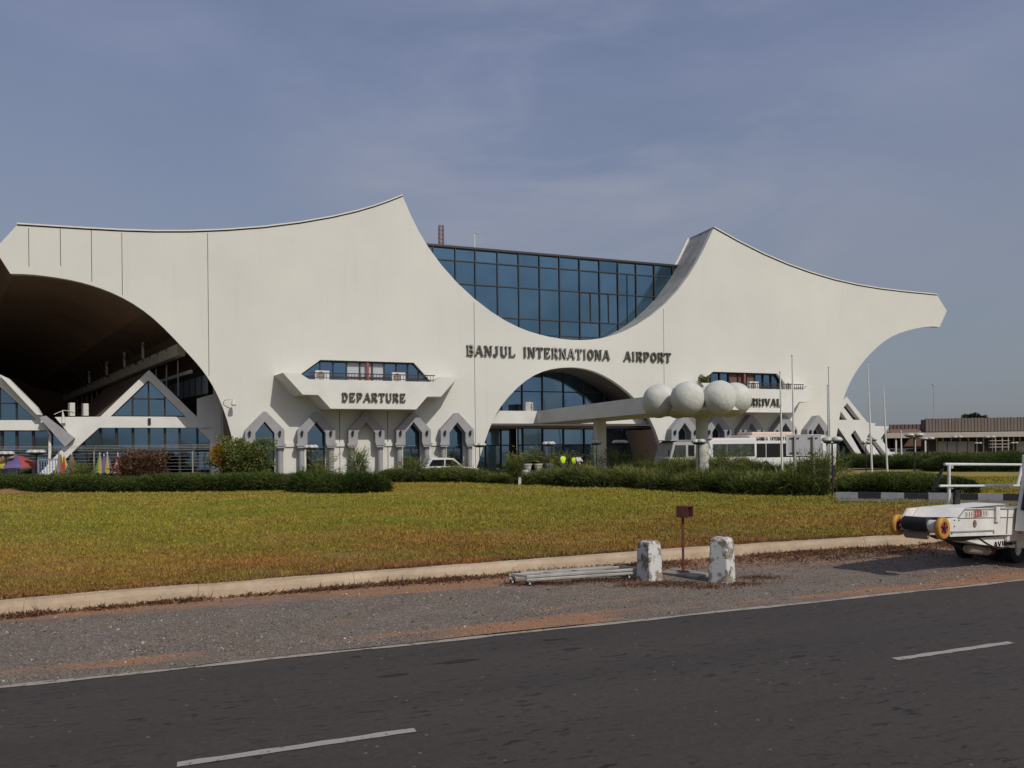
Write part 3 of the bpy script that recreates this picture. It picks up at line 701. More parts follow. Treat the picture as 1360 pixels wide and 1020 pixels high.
# balconies
def balcony(c, text, hidden=0):
    PB_ = -2.05
    L_ = [(375.7,495),(402,524),(422.7,524.6),(439,542.7)]
    hl_ = [(T.un(x, y, PB_)[0]-bal_c[0], T.un(x, y, PB_)[1]) for x, y in L_]
    F0 = hl_+[(-x, z) for x, z in hl_[::-1]]+[(3.95, 6.60), (-4.05, 6.60), (-4.6, hl_[0][1])]
    F0[7] = (-hl_[0][0], hl_[0][1]-.02); F0.insert(8, (4.35, hl_[0][1]-.02))
    back = [(c+x+(-.42 if x < 0 else .42)*(i < 8), -.003, z-(.1 if 1 <= i <= 6 else 0)*0) for i, (x, z) in enumerate(F0)]
    F0 = [(c+x, PB_, z) for x, z in F0]
    m = MB(); tri = tessellate_polygon([[Vector((x, z, 0)) for x, _, z in F0]])
    def fix(t):
        p = [F0[i] for i in t]; cr = (p[1][0]-p[0][0])*(p[2][2]-p[0][2])-(p[1][2]-p[0][2])*(p[2][0]-p[0][0]); return t if cr > 0 else t[::-1]
    m.add(F0, [fix(t) for t in tri]); m.loft(F0, back)
    bal = m.build('balcony', M['white'], term)
    r = MB(); r.bar((c-4.0,-1.95,7.02), (c+4.05,-1.95,7.02), .06); r.bar((c-3.9,-1.95,6.72), (c+3.9,-1.95,6.72), .04)
    for i in range(41): x = c-3.95+i*.197; r.bar((x,-1.95,6.6), (x,-1.95,7.0), .028)
    r.build('railing', M['rail'], bal)
    xs = [c-4.3+.82*i for i in range(12)]; xs = [c-4.3, c-3.1, c-2.25, c-1.38, c-.5, c+.32, c+1.13, c+1.95, c+2.75, c+3.5, c+4.3]
    g = MB(); panes(g, xs[6:], [6.5, 8.2], .40); g.build('window', M['glass2'], term)
    g = MB(); panes(g, xs[:4], [6.5, 8.2], .40); w_ = g.build('window', M['glass2'], term)
    g = MB(); g.box(xs[3], xs[6], .38, .42, 6.5, 8.2); g.build('window_blind', M['curtain'] if text else M['grille'], w_)
    f = MB(); 
    for x in xs[1:-1]: f.box(x-.04, x+.04, .28, .375, 6.5, 8.1)
    f.box(c-3.2, c+3.2, .2, .378, 7.98, 8.09); f.box(c-4.3, c+4.3, .29, .37, 6.95, 7.05)
    f.bar((c-4.35,.3,7.08), (c-3.1,.3,8.05), .1, .1); f.bar((c+4.02,.3,7.08), (c+3.1,.3,8.05), .1, .1)
    f.build('window_frame', M['frame'], w_)
    p = MB(); p.box(c-.09, c+.07, .1, .27, 6.6, 8.0); p.build('red_post', M['red'], w_)
    return bal
for c, t in zip(bal_c, (1, 0)): balcony(c, t)

# letters -------------------------------------------------------------------
def glyph(mb, ch, x, z, w, h, b, dep, serif=True, th=.17):
    """slab letter standing on z, front at b, strokes as thin boxes; each stroke a hair proud of the last"""
    t = th*h; k = [0]
    X = lambda u: x+u*w
    Z = lambda v: z+v*h
    def st(u0, v0, u1, v1, tt=None):
        tt = tt or t; d = Vector((X(u1)-X(u0), Z(v1)-Z(v0))); L = d.length; d /= L; n = Vector((-d.y, d.x))*tt/2
        pts = [(X(u0)-n.x, Z(v0)-n.y), (X(u1)-n.x, Z(v1)-n.y), (X(u1)+n.x, Z(v1)+n.y), (X(u0)+n.x, Z(v0)+n.y)]
        mb.plate(pts, (), b-k[0]*.0025, b+dep); k[0] += 1
    def sf(u, v, half=.17):
        if serif: st(u-half, v, u+half, v, t*.5)
    def arc(cu, cv, ru, rv, a0, a1, n=7, tt=None):
        pp = [(cu+ru*math.cos(R(a0+(a1-a0)*i/n)), cv+rv*math.sin(R(a0+(a1-a0)*i/n))) for i in range(n+1)]
        for p, q in zip(pp, pp[1:]): st(*p, *q, tt)
    e = .08; lo, hi = .04, .96; thin = t*.55
    if ch == 'I': st(.5, 0, .5, 1); sf(.5, lo, .35); sf(.5, hi, .35)
    elif ch == 'B': st(.18,0,.18,1); sf(.14,lo,.16); sf(.14,hi,.16); st(.18,hi,.6,hi,thin); st(.18,.5,.65,.5,thin); st(.18,lo,.6,lo,thin); arc(.58,.74,.24,.22,90,-90); arc(.6,.27,.28,.23,90,-90)
    elif ch == 'A': st(.06,0,.46,1,thin); st(.54,1,.9,0); st(.22,.34,.78,.34,thin); sf(.08,lo,.16); sf(.9,lo,.16)
    elif ch == 'N': st(.16,0,.16,1,thin); st(.18,.98,.82,.02); st(.86,0,.86,1,thin); sf(.16,lo,.16); sf(.12,hi,.14); sf(.86,hi,.16)
    elif ch == 'J': st(.62,.25,.62,1); sf(.62,hi,.26); arc(.36,.26,.26,.24,0,-170)
    elif ch == 'U': st(.18,.3,.18,1); st(.84,.3,.84,1,thin); sf(.18,hi,.17); sf(.84,hi,.17); arc(.51,.3,.33,.27,180,360)
    elif ch == 'L': st(.22,0,.22,1); sf(.22,hi,.18); st(.05,lo,.9,lo,thin); st(.88,0,.88,.28,thin)
    elif ch == 'T': st(.5,0,.5,1); sf(.5,lo,.22); st(.04,hi,.96,hi,thin); st(.06,.74,.06,1,thin); st(.94,.74,.94,1,thin)
    elif ch == 'E': st(.2,0,.2,1); st(.04,lo,.88,lo,thin); st(.04,hi,.86,hi,thin); st(.2,.5,.62,.5,thin); st(.86,.0,.86,.28,thin); st(.84,.76,.84,1,thin); st(.6,.38,.6,.62,thin)
    elif ch == 'R': st(.2,0,.2,1); sf(.16,lo,.18); sf(.14,hi,.14); st(.2,hi,.55,hi,thin); st(.2,.48,.6,.48,thin); arc(.56,.73,.26,.24,90,-90); st(.52,.46,.86,0); sf(.92,lo,.1)
    elif ch == 'O': arc(.5,.5,.38,.44,0,360,14)
    elif ch == 'P': st(.22,0,.22,1); sf(.22,lo,.18); sf(.16,hi,.14); st(.2,hi,.56,hi,thin); st(.2,.44,.58,.44,thin); arc(.56,.70,.28,.25,90,-90)
    elif ch == 'D': st(.2,0,.2,1); sf(.14,lo,.14); sf(.14,hi,.14); st(.2,hi,.45,hi,thin); st(.2,lo,.45,lo,thin); arc(.42,.5,.42,.45,90,-90,9)
    elif ch == 'V': st(.08,1,.5,0); st(.5,0,.92,1,thin); sf(.1,hi,.16); sf(.9,hi,.14)
    elif ch == 'G': arc(.52,.5,.38,.44,50,330,12); st(.88,.08,.88,.48); st(.6,.46,.98,.46,thin)
    elif ch == 'M': st(.12,0,.12,1,thin); st(.14,.98,.5,.1); st(.5,.1,.86,.98,thin); st(.88,0,.88,1)
    return mb
def lettering(word, px0, px1, py_mid_top, py_mid_bot, b, faded=(), fr=T, gap=.2, y0=None):
    a0, z1 = fr.un(px0, py_mid_top, b); a1, z1b = fr.un(px1, py_mid_top, b)
    _, z0 = fr.un((px0+px1)/2, py_mid_bot, b); _, z1 = fr.un((px0+px1)/2, py_mid_top, b)
    wts = {'I': .5, 'M': 1.2, 'N': 1.12, 'A': 1.1, 'J': .8}
    tot = sum(wts.get(c, 1.) for c in word)+gap*(len(word)-1); u = (a1-a0)/tot; a = a0
    for i, c in enumerate(word):
        wd = wts.get(c, 1.)*u; m = MB(); hh = z1-z0
        glyph(m, c, a, z0, wd, hh, b-.14, .115)
        o = m.build('letter', M['letter'], term)
        if i in faded:
            m2 = MB(); glyph(m2, c, a+.035*wd, z0+.035*hh, wd*.93, hh*.93, b-.175, .018, th=.085); m2.build('letter_face', M['letterf'], o)
        a += wd+gap*u
lettering('BANJUL', 619.5, 684, 459.7, 473.0, 0, (0,))
lettering('INTERNATIONA', 694.5, 808.7, 463.2, 476.5, 0, (4,5,6,7,8))
lettering('AIRPORT', 828.3, 890, 468.0, 480.2, 0, (1,))
lettering('DEPARTURE', 454, 538.5, 522.2, 533.2, -2.05)
lettering('ARRIVAL', 988, 1037, 529.5, 539.2, -2.05, (2,))

# left wing: vaulted hall behind the arch
hall = MB(); prof = LARCH[::-1]; b0, b1 = .43, 62.
ab, zb = T.un(243, 457.5, 3.4); aw = T.un(277, 487, 4.2)[0]
prof = [(aw+1.9, .2), (aw+1.7, 6.4), (aw+1.0, 8.4), (ab+1.1, zb+.9)]+[p for p in prof if p[1] > zb+1.4]+[LTIP[1], (LTIP[0][0]+.05, LTIP[0][1]+.3), (LTIP[1][0]-9, LTIP[0][1]+1.6), (LTIP[1][0]-24, LTIP[1][1]+1.0), (LTIP[1][0]-30, .2)]
for (a0, z0), (a1, z1) in zip(prof, prof[1:]):
    for k in range(6):
        q0 = b0+(b1-b0)*k/6; q1 = b0+(b1-b0)*(k+1)/6
        hall.add([(a0+G0*(q0-b0), q0, z0), (a1+G0*(q0-b0), q0, z1), (a1+G0*(q1-b0), q1, z1), (a0+G0*(q1-b0), q1, z0)], [(0,1,2,3)])
dz = G0*(b1-b0); hall.add([(a+dz, b1, z) for a, z in prof], [tuple(range(len(prof)))])
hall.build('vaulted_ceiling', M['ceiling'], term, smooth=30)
# outer roof shells so that both wings are solid bodies
def shell(line, b1_, sh, name):
    m = MB()
    for (a0, z0), (a1, z1) in zip(line, line[1:]):
        m.add([(a0, 3.36, z0-.02), (a1, 3.36, z1-.02), (a1+sh*(b1_-3.36), b1_, z1-.02), (a0+sh*(b1_-3.36), b1_, z0-.02)], [(0,1,2,3)])
    return m.build(name, M['white'], term, smooth=30)
shell(TOPL[6:][::-1], 60., G0, 'left_roof')
shell(RTOP[2:]+RTIP[:1], 9., -.05, 'right_roof')
# long gallery: beam, ribs, window band
bm_ = MB(); bm_.bar((ab-.1, 3.4, zb-.35), (ab-.1+G0*52, 55.4, zb-.35), .5, .75); bm_.build('gallery_beam', M['beam'], term)
rb = MB()
for i in range(1, 22):
    q = 2.3*i; rb.bar((ab-.45+G0*q, 3.4+q, zb-.2), (ab-2.4+G0*q, 3.4+q, zb+3.6), .07 if i % 5 else .2)
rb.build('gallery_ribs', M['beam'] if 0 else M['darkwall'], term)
g2 = MB(); g2.bar((ab+.5, 3.4, zb-1.75), (ab+.5+G0*50, 53.4, zb-1.75), .14, .2); g2.build('gallery_handrail', M['beam'], term)
g3 = MB()
for i in range(1, 16): q = 3.1*i; g3.bar((ab+.45+G0*q, 3.4+q, zb-.7), (ab+.45+G0*q, 3.4+q, zb-3.2), .09)
g3.build('gallery_posts', M['beam'], term)
for q in (8., 14.5, 22., 31.): MB().bar((ab-.7+G0*q, 3.4+q, zb-.1), (ab-.7+G0*q, 3.4+q, zb+2.6), .16).build('gallery_hanger', M['beam'], term)
gw = MB()
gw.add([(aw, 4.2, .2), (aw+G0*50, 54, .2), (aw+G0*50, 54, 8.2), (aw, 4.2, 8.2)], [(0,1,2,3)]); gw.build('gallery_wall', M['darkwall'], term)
gl = MB()
for i in range(12):
    q0, q1 = 4.2+i*1.5, 4.2+i*1.5+1.32; off = -.06
    gl.add([(aw+off+G0*(q0-4.2), q0, 6.1), (aw+off+G0*(q1-4.2), q1, 6.1), (aw+off+G0*(q1-4.2), q1, 7.35), (aw+off+G0*(q0-4.2), q0, 7.35)], [(0,1,2,3)])
gl.build('gallery_windows', M['curtain'], term)  # pale grey paints in the light reflected by the panes
# end wall panel and pier joining the gallery to the front
m = MB(); pa = [T.un(x, 560, 3.45)[0] for x in (262, 284.5, 296)]
m.plate(T.poly([(261.5,529.5),(290,521.5),(293.5,527),(308,580),(308,600),(284,600),(284,568),(261.5,568)], 3.45)[:], (), 3.45, 3.75); m.build('link_wall', M['white'], term)
m = MB(); m.box(pa[1]-.05, pa[1]+.42, 3.2+.2, 3.9, .2, 6.4); m.build('pier', M['white'], term)

# pavilions under the left arch
def pavilion(dx, PB, leftleg=True):
    tp = lambda l: [(a+dx, z) for a, z in T.poly(l, PB)]
    out = tp([(197.9,491.3),(261.4,553.5),(284,553.8),(284,566)]) if not dx else tp([(197.9,491.3),(261.4,553.5),(264,557),(264,566)])
    zbot = .2
    low = tp([(278.4,584.6),(261.4,568)])
    xr = tp([(284,566)])[0][0]; 
    if dx: xr = tp([(264,566)])[0][0]
    o_ = out+([(xr, zbot), (low[0][0], zbot), low[0], low[1]] if not dx else [low[1]])
    left = tp([(131.7,568),(106,591),(66,630)])
    leg_out = tp([(44,638),(84,594.5),(98,583.5),(72.8,553.9),(133.0,553.4)])
    poly = o_+(left+leg_out if not dx else tp([(131.7,568),(120,553.4)]))
    tri = tp([(197,505),(146.7,553),(247,553.7)])
    m = MB().plate(poly, [tri], PB, PB+.45); fr = m.build('pavilion_front', M['white'], term)
    g = MB().plate([(a, z) for a, z in tri], (), PB+.28, PB+.30); g.build('gable_window', M['glass2'], fr)
    f = MB(); at = [tp([(x, 553)])[0][0] for x in (175.5, 197, 218.5)]; zt_ = tp([(197, 529.5)])[0][1]; zb_ = tri[1][1]
    for a in at:
        za = tri[0][1]-abs(a-tri[0][0])*(tri[0][1]-zb_)/(tri[0][0]-tri[1][0]); f.box(a-.045, a+.045, PB+.2, PB+.275, zb_, za)
    f.box(at[0], at[2], PB+.21, PB+.27, zt_-.04, zt_+.04); f.box(tri[1][0], tri[2][0], PB+.19, PB+.272, zb_, zb_+.07)
    for q in (1, 2): f.bar((tri[q][0], PB+.23, zb_), (tri[0][0], PB+.23, tri[0][1]), .08, .08)
    f.build('window_frame', M['frame'], fr)
    # lower storey glazing
    a0 = left[2][0] if not dx else left[0][0]-2.2; a1 = low[0][0] if not dx else tp([(261.4,568)])[0][0]; zt2 = tp([(200, 567)])[0][1]+.1
    xs_ = [tp([(x, 590)])[0][0] for x in (66, 88, 110, 132, 153.5, 175.5, 197, 218.5, 238, 262, 279)]
    if dx: xs_ = [x for x in xs_ if x <= a1+.3]
    ztr_ = tp([(200, 599)])[0][1]
    g = MB(); panes(g, xs_, [.25, ztr_, zt2], PB+.5); g.build('lower_glazing', M['glass2'], fr)
    f = MB(); muls(f, xs_, [.25, ztr_, zt2], PB+.48, .14, .10); f.build('lower_frame', M['frame'], fr)
    # roof running back
    r = MB(); ap = out[0]; er = out[1]; el = tp([(133,553.4)])[0]; D2 = 15.
    for p, q in ((el, ap), (ap, er)):
        r.add([(p[0], PB+.46, p[1]), (q[0], PB+.46, q[1]), (q[0]+G0*D2, PB+.46+D2, q[1]), (p[0]+G0*D2, PB+.46+D2, p[1])], [(0,1,2,3)])
    r.add([(el[0]+G0*D2, PB+.46+D2, el[1]), (er[0]+G0*D2, PB+.46+D2, er[1]), (ap[0]+G0*D2, PB+.46+D2, ap[1])], [(0,1,2)])
    r.build('pavilion_roof', M['brownroof'], fr)
    m = MB(); m.box(out[0][0]-.08, out[0][0]+.08, PB-.12, PB-.002, tp([(197,563.5)])[0][1], tp([(197,555.5)])[0][1]); m.build('gable_lamp', M['black'], fr)
    return fr
pavilion(0, 3.6)
# second pavilion at the far left
PB2 = 3.9; tp = lambda l: T.poly(l, PB2)
m = MB().plate(tp([(-50,452),(-33.5,466.5),(0,500.3),(55,553.0),(60.5,565),(68,577),(68,600),(64,640),(64.5,577),(62,571.5),(-160,571),(-160,560),(-145,545)]), [tp([(-46,472),(0,513.5),(48.5,558),(-140,558)])], PB2, PB2+.45)
pf = m.build('pavilion_front', M['white'], term)
g = MB(); panes(g, [T.un(x, 540, PB2)[0] for x in (-150,-120,-90,-60,-30,-3,20,50)], [T.un(0, 560, PB2)[1], T.un(0, 536, PB2)[1]], PB2+.3)
g = MB().plate(tp([(-46,472),(0,513.5),(48.5,558),(-140,558)]), (), PB2+.28, PB2+.30); g.build('gable_window', M['glass2'], pf)
f = MB(); 
for x, y in ((20.5, 533), (-2, 512), (-24, 494)):
    a, z1 = T.un(x, y, PB2); _, z0 = T.un(x, 558.5, PB2); f.box(a-.045, a+.045, PB2+.2, PB2+.275, z0, z1)
(a0, z0), (a1, z1) = T.un(-40, 535.5, PB2), T.un(21, 535.5, PB2); f.box(a0, a1, PB2+.21, PB2+.27, z1-.04, z1+.04)
f.bar((*T.un(48.5,558,PB2)[:1], PB2+.23, T.un(48.5,558,PB2)[1]), (T.un(-46,472,PB2)[0], PB2+.23, T.un(-46,472,PB2)[1]), .09, .09)
f.build('window_frame', M['frame'], pf)
xs_ = [T.un(x, 590, PB2)[0] for x in (-40,-20,0,20,42,64)]; g = MB(); panes(g, xs_, [.25, 2.3, T.un(0, 571, PB2)[1]], PB2+.5); g.build('lower_glazing', M['glass2'], pf)
f = MB(); muls(f, xs_, [.25, 2.3, T.un(0, 571, PB2)[1]], PB2+.48, .14, .1); f.build('lower_frame', M['frame'], pf)
# raking buttress in front of it, and the plane wall between the two pavilions
q = T.poly([(53,553.5),(62,553.5),(99,582),(88,594)], 3.0); m = MB().plate(T.poly([(52,554.5),(60,552),(98.5,582),(86.5,593.5)], 3.2), (), 3.2, 3.58); m.build('raking_buttress', M['trim'], term)
m = MB(); m.plate(T.poly([(64,577),(95,582),(98,600),(98,634),(64,634)], 4.3), (), 4.3, 4.6); m.build('wall_panel', M['white'], term)
m = MB().plate(T.poly([(0,497.5),(12,503),(50,541),(56,551),(50,551)], 3.6), (), 3.3, 3.85); m.build('rafter_capping', M['white'], term)

# right end pavilion
RB = 3.5; tp = lambda l: T.poly(l, RB)
poly = tp([(1124.5,526.8),(1152,561),(1163,562.4),(1161.6,565.8),(1180.8,566.3),(1169.8,582.3),(1184.9,603.5),(1192,613),(1183,613),(1176.7,603),(1154.7,575.5),(1151.5,579.6),(1168,603),(1175,613),(1162,613),(1135.5,571),(1130,578),(1150,613),(1144,613),(1112.8,567.5),(1098,565),(1098,560),(1106,545)])
hl = [tp([(1125.2,535.4),(1142.4,557.6),(1133.4,557.6),(1120.4,541)]), tp([(1115.6,545.3),(1125,557.6),(1108,557.6)])]
m = MB().plate(poly, hl, RB, RB+.5); pr = m.build('pavilion_front', M['white'], term)
g = MB().plate(tp([(1124.5,530),(1160,572),(1183,604),(1187,613),(1090,613),(1100,560)]), (), RB+.7, RB+.72); g.build('pavilion_glazing', M['glass3'], pr)
f = MB()
for x in (1118,1127,1136,1143,1150,1158,1166,1174):
    a, z1 = T.un(x, 570, RB+.6); f.box(a-.04, a+.04, RB+.6, RB+.69, .2, z1)
f.build('pavilion_mullions', M['frame'], pr)

# ------------------------------------------------------------------ flower canopy over the forecourt
cen = T.loc(*[c for c in wp(932, 540, 39.9)][:2])
can = empty('entrance_canopy', (*T.w(*cen), 0), T.ang, 'white walkway canopy ending in a ring of rounded concrete petals on one column', 'canopy')
L0 = cen[1]; aBL = T.un(720, 545, 0)[0]-cen[0]; bw = -2*aBL
zB, zT = 3.98, 4.9
m = MB(); m.box(aBL, -aBL, -L0*0+1.2, -L0+.93, zB, zT); m.build('walkway_slab', M['white'], can)
m = MB(); cxw = T.un(796.8, 590, -5.9)[0]-cen[0]; m.box(cxw-.32, cxw+.32, -5.9-L0-.3, -5.9-L0+.3, .17, zB-.002); m.build('walkway_support', M['white'], can, bevel=.02)
m = MB().lathe([(.33, .17), (.31, 3.5), (.34, 3.62), (.55, 3.70), (1.3, 3.71), (1.9, 3.78), (2.15, 3.95), (2.0, 4.3), (.3, 4.6)], (0,0,0), 28); m.build('column', M['spheres'], can, smooth=50)
pet = None
for k, rel in enumerate((-63, -10, 36, 80, 122, 165, -152, -107)):
    th = R(rel-14); dirx, diry = math.sin(th), -math.cos(th)        # in world, towards the road
    lx_, ly_ = dirx*T.D[0]+diry*T.D[1], dirx*T.N[0]+diry*T.N[1]
    if pet is None:
        mm = MB(); mm.sphere((0,0,0), .825, 26, 18, 1.0); 
        vv = []
        for v in mm.v:
            q = Vector(v); q *= 1+.015*mnoise.noise(q*2.2)
            if q.z < 0: q.z *= 1.06
            vv.append(tuple(q))
        mm.v = vv; pet = mm.build('petal', M['spheres'], can, smooth=80); o = pet
    else: o = copy_tree(pet, can)
    o.location = (lx_*2.0-.40, ly_*2.0, 4.55); o.rotation_euler = (0, 0, k*1.1); o.scale = (1, 1, random.uniform(.98, 1.03))

# ------------------------------------------------------------------ things on and around the terminal
def ac_unit(loc, rz, label, sc_=1.):
    e = empty('air_conditioner', loc, rz, label, 'air conditioner', 'outdoor air conditioner units on the terminal')
    m = MB().box(-.42, .42, -.16, .16, 0, .62); cs = m.build('casing', M['ac'], e, bevel=.02)
    g = MB()
    g.lathe([(.24, -.175), (.24, -.165)], (-.1, 0, .31), 20, 'y')
    g.build('fan_grille', M['grille'], e)
    s_ = MB()
    for i in range(5): s_.box(-.35, .14, -.185, -.176, .12+i*.09, .14+i*.09)
    s_.build('grille_bars', M['ac'], e)
    e.scale = (sc_,)*3; return e
def on_term(a, b, z): X, Y = T.w(a, b); return (X, Y, z)
for x, y, lab in ((428, 501, 'boxy white air conditioner at the left end of the DEPARTURE balcony railing'), (529, 503, 'boxy white air conditioner towards the right end of the DEPARTURE balcony railing')):
    a, _ = T.un(x, y, -1.0); ac_unit(on_term(a, -1.0, 6.602), T.ang, lab, 1.05)
for x, y, lab in ((1000, 516, 'white air conditioner above the A of ARRIVAL on the right balcony'), (1046, 518, 'white air conditioner at the right end of the ARRIVAL balcony railing')):
    a, _ = T.un(x, y, -1.0); ac_unit(on_term(a, -1.0, 6.602), T.ang, lab, 1.05)
a, _ = T.un(703, 540, 2.2); ac_unit(on_term(a, 2.2, 4.905), T.ang+R(55), 'air conditioner on the slab under the left of the centre arch', 1.15)
a, _ = T.un(797, 533, 2.2); ac_unit(on_term(a, 2.2, 4.905), T.ang, 'air conditioner half hidden behind the walkway under the centre arch', 1.1)
a, z_ = T.un(95, 552.8, 3.9); ac_unit(on_term(a, 3.9, z_), T.ang+R(110), 'tall air conditioner left of the brown pavilion roof, the left of the pair', 1.25).scale = (.7, .9, 1.35)
a, z_ = T.un(113, 552.4, 3.9); ac_unit(on_term(a, 3.9, z_), T.ang+R(110), 'tall air conditioner against the brown pavilion roof, the right of the pair', 1.25).scale = (.7, .9, 1.25)
# rubbish-free extras: floodlight on the front, lamps on the roof
a, z_ = T.un(299, 532, 0); e = empty('floodlight', on_term(a, 0, z_), T.ang, 'small white floodlight on a curved arm beside the big left arch', 'floodlight')
MB().tube([(-.1, 0, -.1), (0, -.3, .02), (.3, -.5, .05), (.52, -.55, .02)], .022, 8).build('arm', M['post'], e, smooth=50)
MB().tube([(.52, -.55, .05), (.5, -.58, -.12), (.49, -.62, -.32)], [.07, .13, .15], 12).build('lamp_head', M['ac'], e, smooth=50)
a, z_ = T.un(84, 562, 3.4); e = empty('floodlight', on_term(a, 3.55, z_), T.ang, 'white hanging floodlight under the terminal roof above the folded parasols', 'floodlight')
MB().tube([(.6, 0, .75), (0, -.05, .8), (-.5, -.1, .55)], .02, 8).build('arm', M['post'], e, smooth=50)
MB().tube([(-.05,-.05,.8), (0,-.06,.3), (0,-.08,.0)], [.02, .09, .13], 12).build('lamp_head', M['ac'], e, smooth=50)
p0 = T.un(586, 330, 8); p1 = T.un(586, 299.5, 8); e = empty('lattice_mast', on_term(p0[0], 8, 16.9), T.ang, 'short red lattice radio mast on the terminal roof', 'radio mast')
m = MB(); h_ = p1[1]-16.9; 
for sx in (-.16, .16):
    for sy in (-.16, .16): m.bar((sx, sy, 0), (sx, sy, h_), .05)
k = 0; z_ = 0
while z_ < h_-.3:
    for sy in (-.16, .16): m.bar((-.16, sy, z_), (.16, sy, z_+.32), .035); m.bar((-.16, sy, z_+.32), (.16, sy, z_+.32), .035)
    z_ += .34
m.build('mast_frame', M['rust'], e)
p0 = T.un(630.5, 332, 5); p1 = T.un(630.5, 308, 5); e = empty('roof_lamp', on_term(p0[0], 5, 16.9), T.ang, 'thin white lamp pole on the roof edge above the glass', 'lamp')
MB().tube([(0,0,0), (0,0,p1[1]-16.9)], .035, 8).build('pole', M['post'], e); MB().tube([(0,0,p1[1]-16.95), (.3,-.1,p1[1]-17.0)], [.06, .09], 8).build('lamp_head', M['globe'], e)

# ------------------------------------------------------------------ plants
def chaikin(path, k=3):
    p = [Vector(q) for q in path]
    for _ in range(k):
        q = [p[0]]
        for a, b in zip(p, p[1:]): q += [a.lerp(b, .25), a.lerp(b, .75)]
        p = q+[p[-1]]
    return p
def ribbon_pts(path, n):
    path = [Vector(p) for p in path]; seg = [(b-a).length for a, b in zip(path, path[1:])]; tot = sum(seg); cs = np.concatenate([[0], np.cumsum(seg)])
    t = rng.uniform(0, tot, n); x = np.interp(t, cs, [p.x for p in path]); y = np.interp(t, cs, [p.y for p in path])
    idx = np.clip(np.searchsorted(cs, t, 'right')-1, 0, len(seg)-1)
    dx = np.array([(path[i+1]-path[i]).normalized().x for i in range(len(seg))])[idx]; dy = np.array([(path[i+1]-path[i]).normalized().y for i in range(len(seg))])[idx]
    return t, x, y, dx, dy, tot
def hedge(path, width, height, n, label, m='hedge', L=(.16, .34), W=(.012, .03), lump=.25, wild=.0, up=.55, z0=LZ, top_shade=.15):
    path = chaikin(path); t, x, y, dx, dy, tot = ribbon_pts(path, n)
    ph = random.uniform(0, 9)
    hl = height*(1+lump*(vnoise(t, t*.4, .9, ph)-.5)*2+lump*.5*(vnoise(t, t*.2, 2.8, ph+2)-.5)*2)
    wl = width*(1+lump*.8*(vnoise(t, t*.3, 1.2, ph+4)-.5)*2)
    # points near the outside of a rounded cross-section
    th = rng.uniform(-.15, math.pi+.15, n); rad = 1-np.abs(rng.normal(0, .16, n))
    ca, sa = np.cos(th), np.sin(th); ca = np.sign(ca)*np.abs(ca)**.6; sa = np.sign(sa)*np.abs(sa)**.55
    off = ca*rad*wl/2; zz = np.maximum(.03, sa*rad*hl*.9)
    endf = np.clip(np.minimum(t, tot-t)/(width*.45), .0, 1)**.5; zz *= .35+.65*endf; off *= .5+.5*endf
    X = x-dy*off; Y = y+dx*off
    D = np.stack([-dy*ca*.7+rng.normal(0, .45, n), dx*ca*.7+rng.normal(0, .45, n), sa*up+rng.normal(.15, .35, n)], 1); D /= np.linalg.norm(D, axis=1)[:, None]
    ln = rng.uniform(*L, n); 
    if wild: 
        wmask = rng.random(n) < wild; ln[wmask] *= 2.1; D[wmask, 2] += .5; D /= np.linalg.norm(D, axis=1)[:, None]
    sh = np.clip(rng.beta(2, 2.6, n)*.72+(top_shade+.28)*(zz/height-.32)+.34*(vnoise(X, Y, 1.3, ph)-.5), 0, 1)  # blades coloured darker towards the base, shade painted into the foliage
    o = scatter_mesh('hedge', np.stack([X, Y, zz+z0], 1), D, ln, rng.uniform(*W, n), sh, M[m], curl=.4)
    # near-black solid core, added to block the view through the foliage
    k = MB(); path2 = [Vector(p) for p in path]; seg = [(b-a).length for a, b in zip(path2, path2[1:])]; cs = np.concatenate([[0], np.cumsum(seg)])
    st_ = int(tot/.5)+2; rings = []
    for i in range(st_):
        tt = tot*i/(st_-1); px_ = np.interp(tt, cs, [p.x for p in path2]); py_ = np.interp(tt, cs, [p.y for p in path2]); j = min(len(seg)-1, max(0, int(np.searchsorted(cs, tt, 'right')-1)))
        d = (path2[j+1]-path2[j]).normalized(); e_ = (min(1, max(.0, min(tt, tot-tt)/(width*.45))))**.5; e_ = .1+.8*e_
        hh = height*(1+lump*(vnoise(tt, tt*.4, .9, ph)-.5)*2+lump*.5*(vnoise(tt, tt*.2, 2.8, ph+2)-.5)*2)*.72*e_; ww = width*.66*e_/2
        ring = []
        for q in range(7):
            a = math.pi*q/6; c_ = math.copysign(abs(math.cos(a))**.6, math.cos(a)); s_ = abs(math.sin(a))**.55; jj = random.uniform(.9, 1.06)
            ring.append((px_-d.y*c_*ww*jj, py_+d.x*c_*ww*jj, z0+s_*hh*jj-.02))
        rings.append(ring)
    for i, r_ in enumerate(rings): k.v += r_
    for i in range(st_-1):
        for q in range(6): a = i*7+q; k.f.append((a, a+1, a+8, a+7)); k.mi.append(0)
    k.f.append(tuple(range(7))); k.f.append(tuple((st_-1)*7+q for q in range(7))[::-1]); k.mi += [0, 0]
    k.build('inner_core', M['hedgecore'], o)
    tag(o, label, 'hedge'); return o
gx = lambda x, y, dY=0.: Vector((gp(x, y, LZ)[0]/gp(x, y, LZ)[1]*(gp(x, y, LZ)[1]+dY), gp(x, y, LZ)[1]+dY, 0)).xy
def gpath(l, dY=0.): return [gx(x, y, dY) for x, y in l]
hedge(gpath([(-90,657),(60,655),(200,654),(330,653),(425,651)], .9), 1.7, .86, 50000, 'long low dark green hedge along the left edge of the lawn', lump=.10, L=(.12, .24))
hedge(gpath([(396,655),(450,657),(512,654)], .9), 1.9, .98, 24000, 'bushy green hedge clump standing out in front below the DEPARTURE sign', lump=.22, wild=.05)
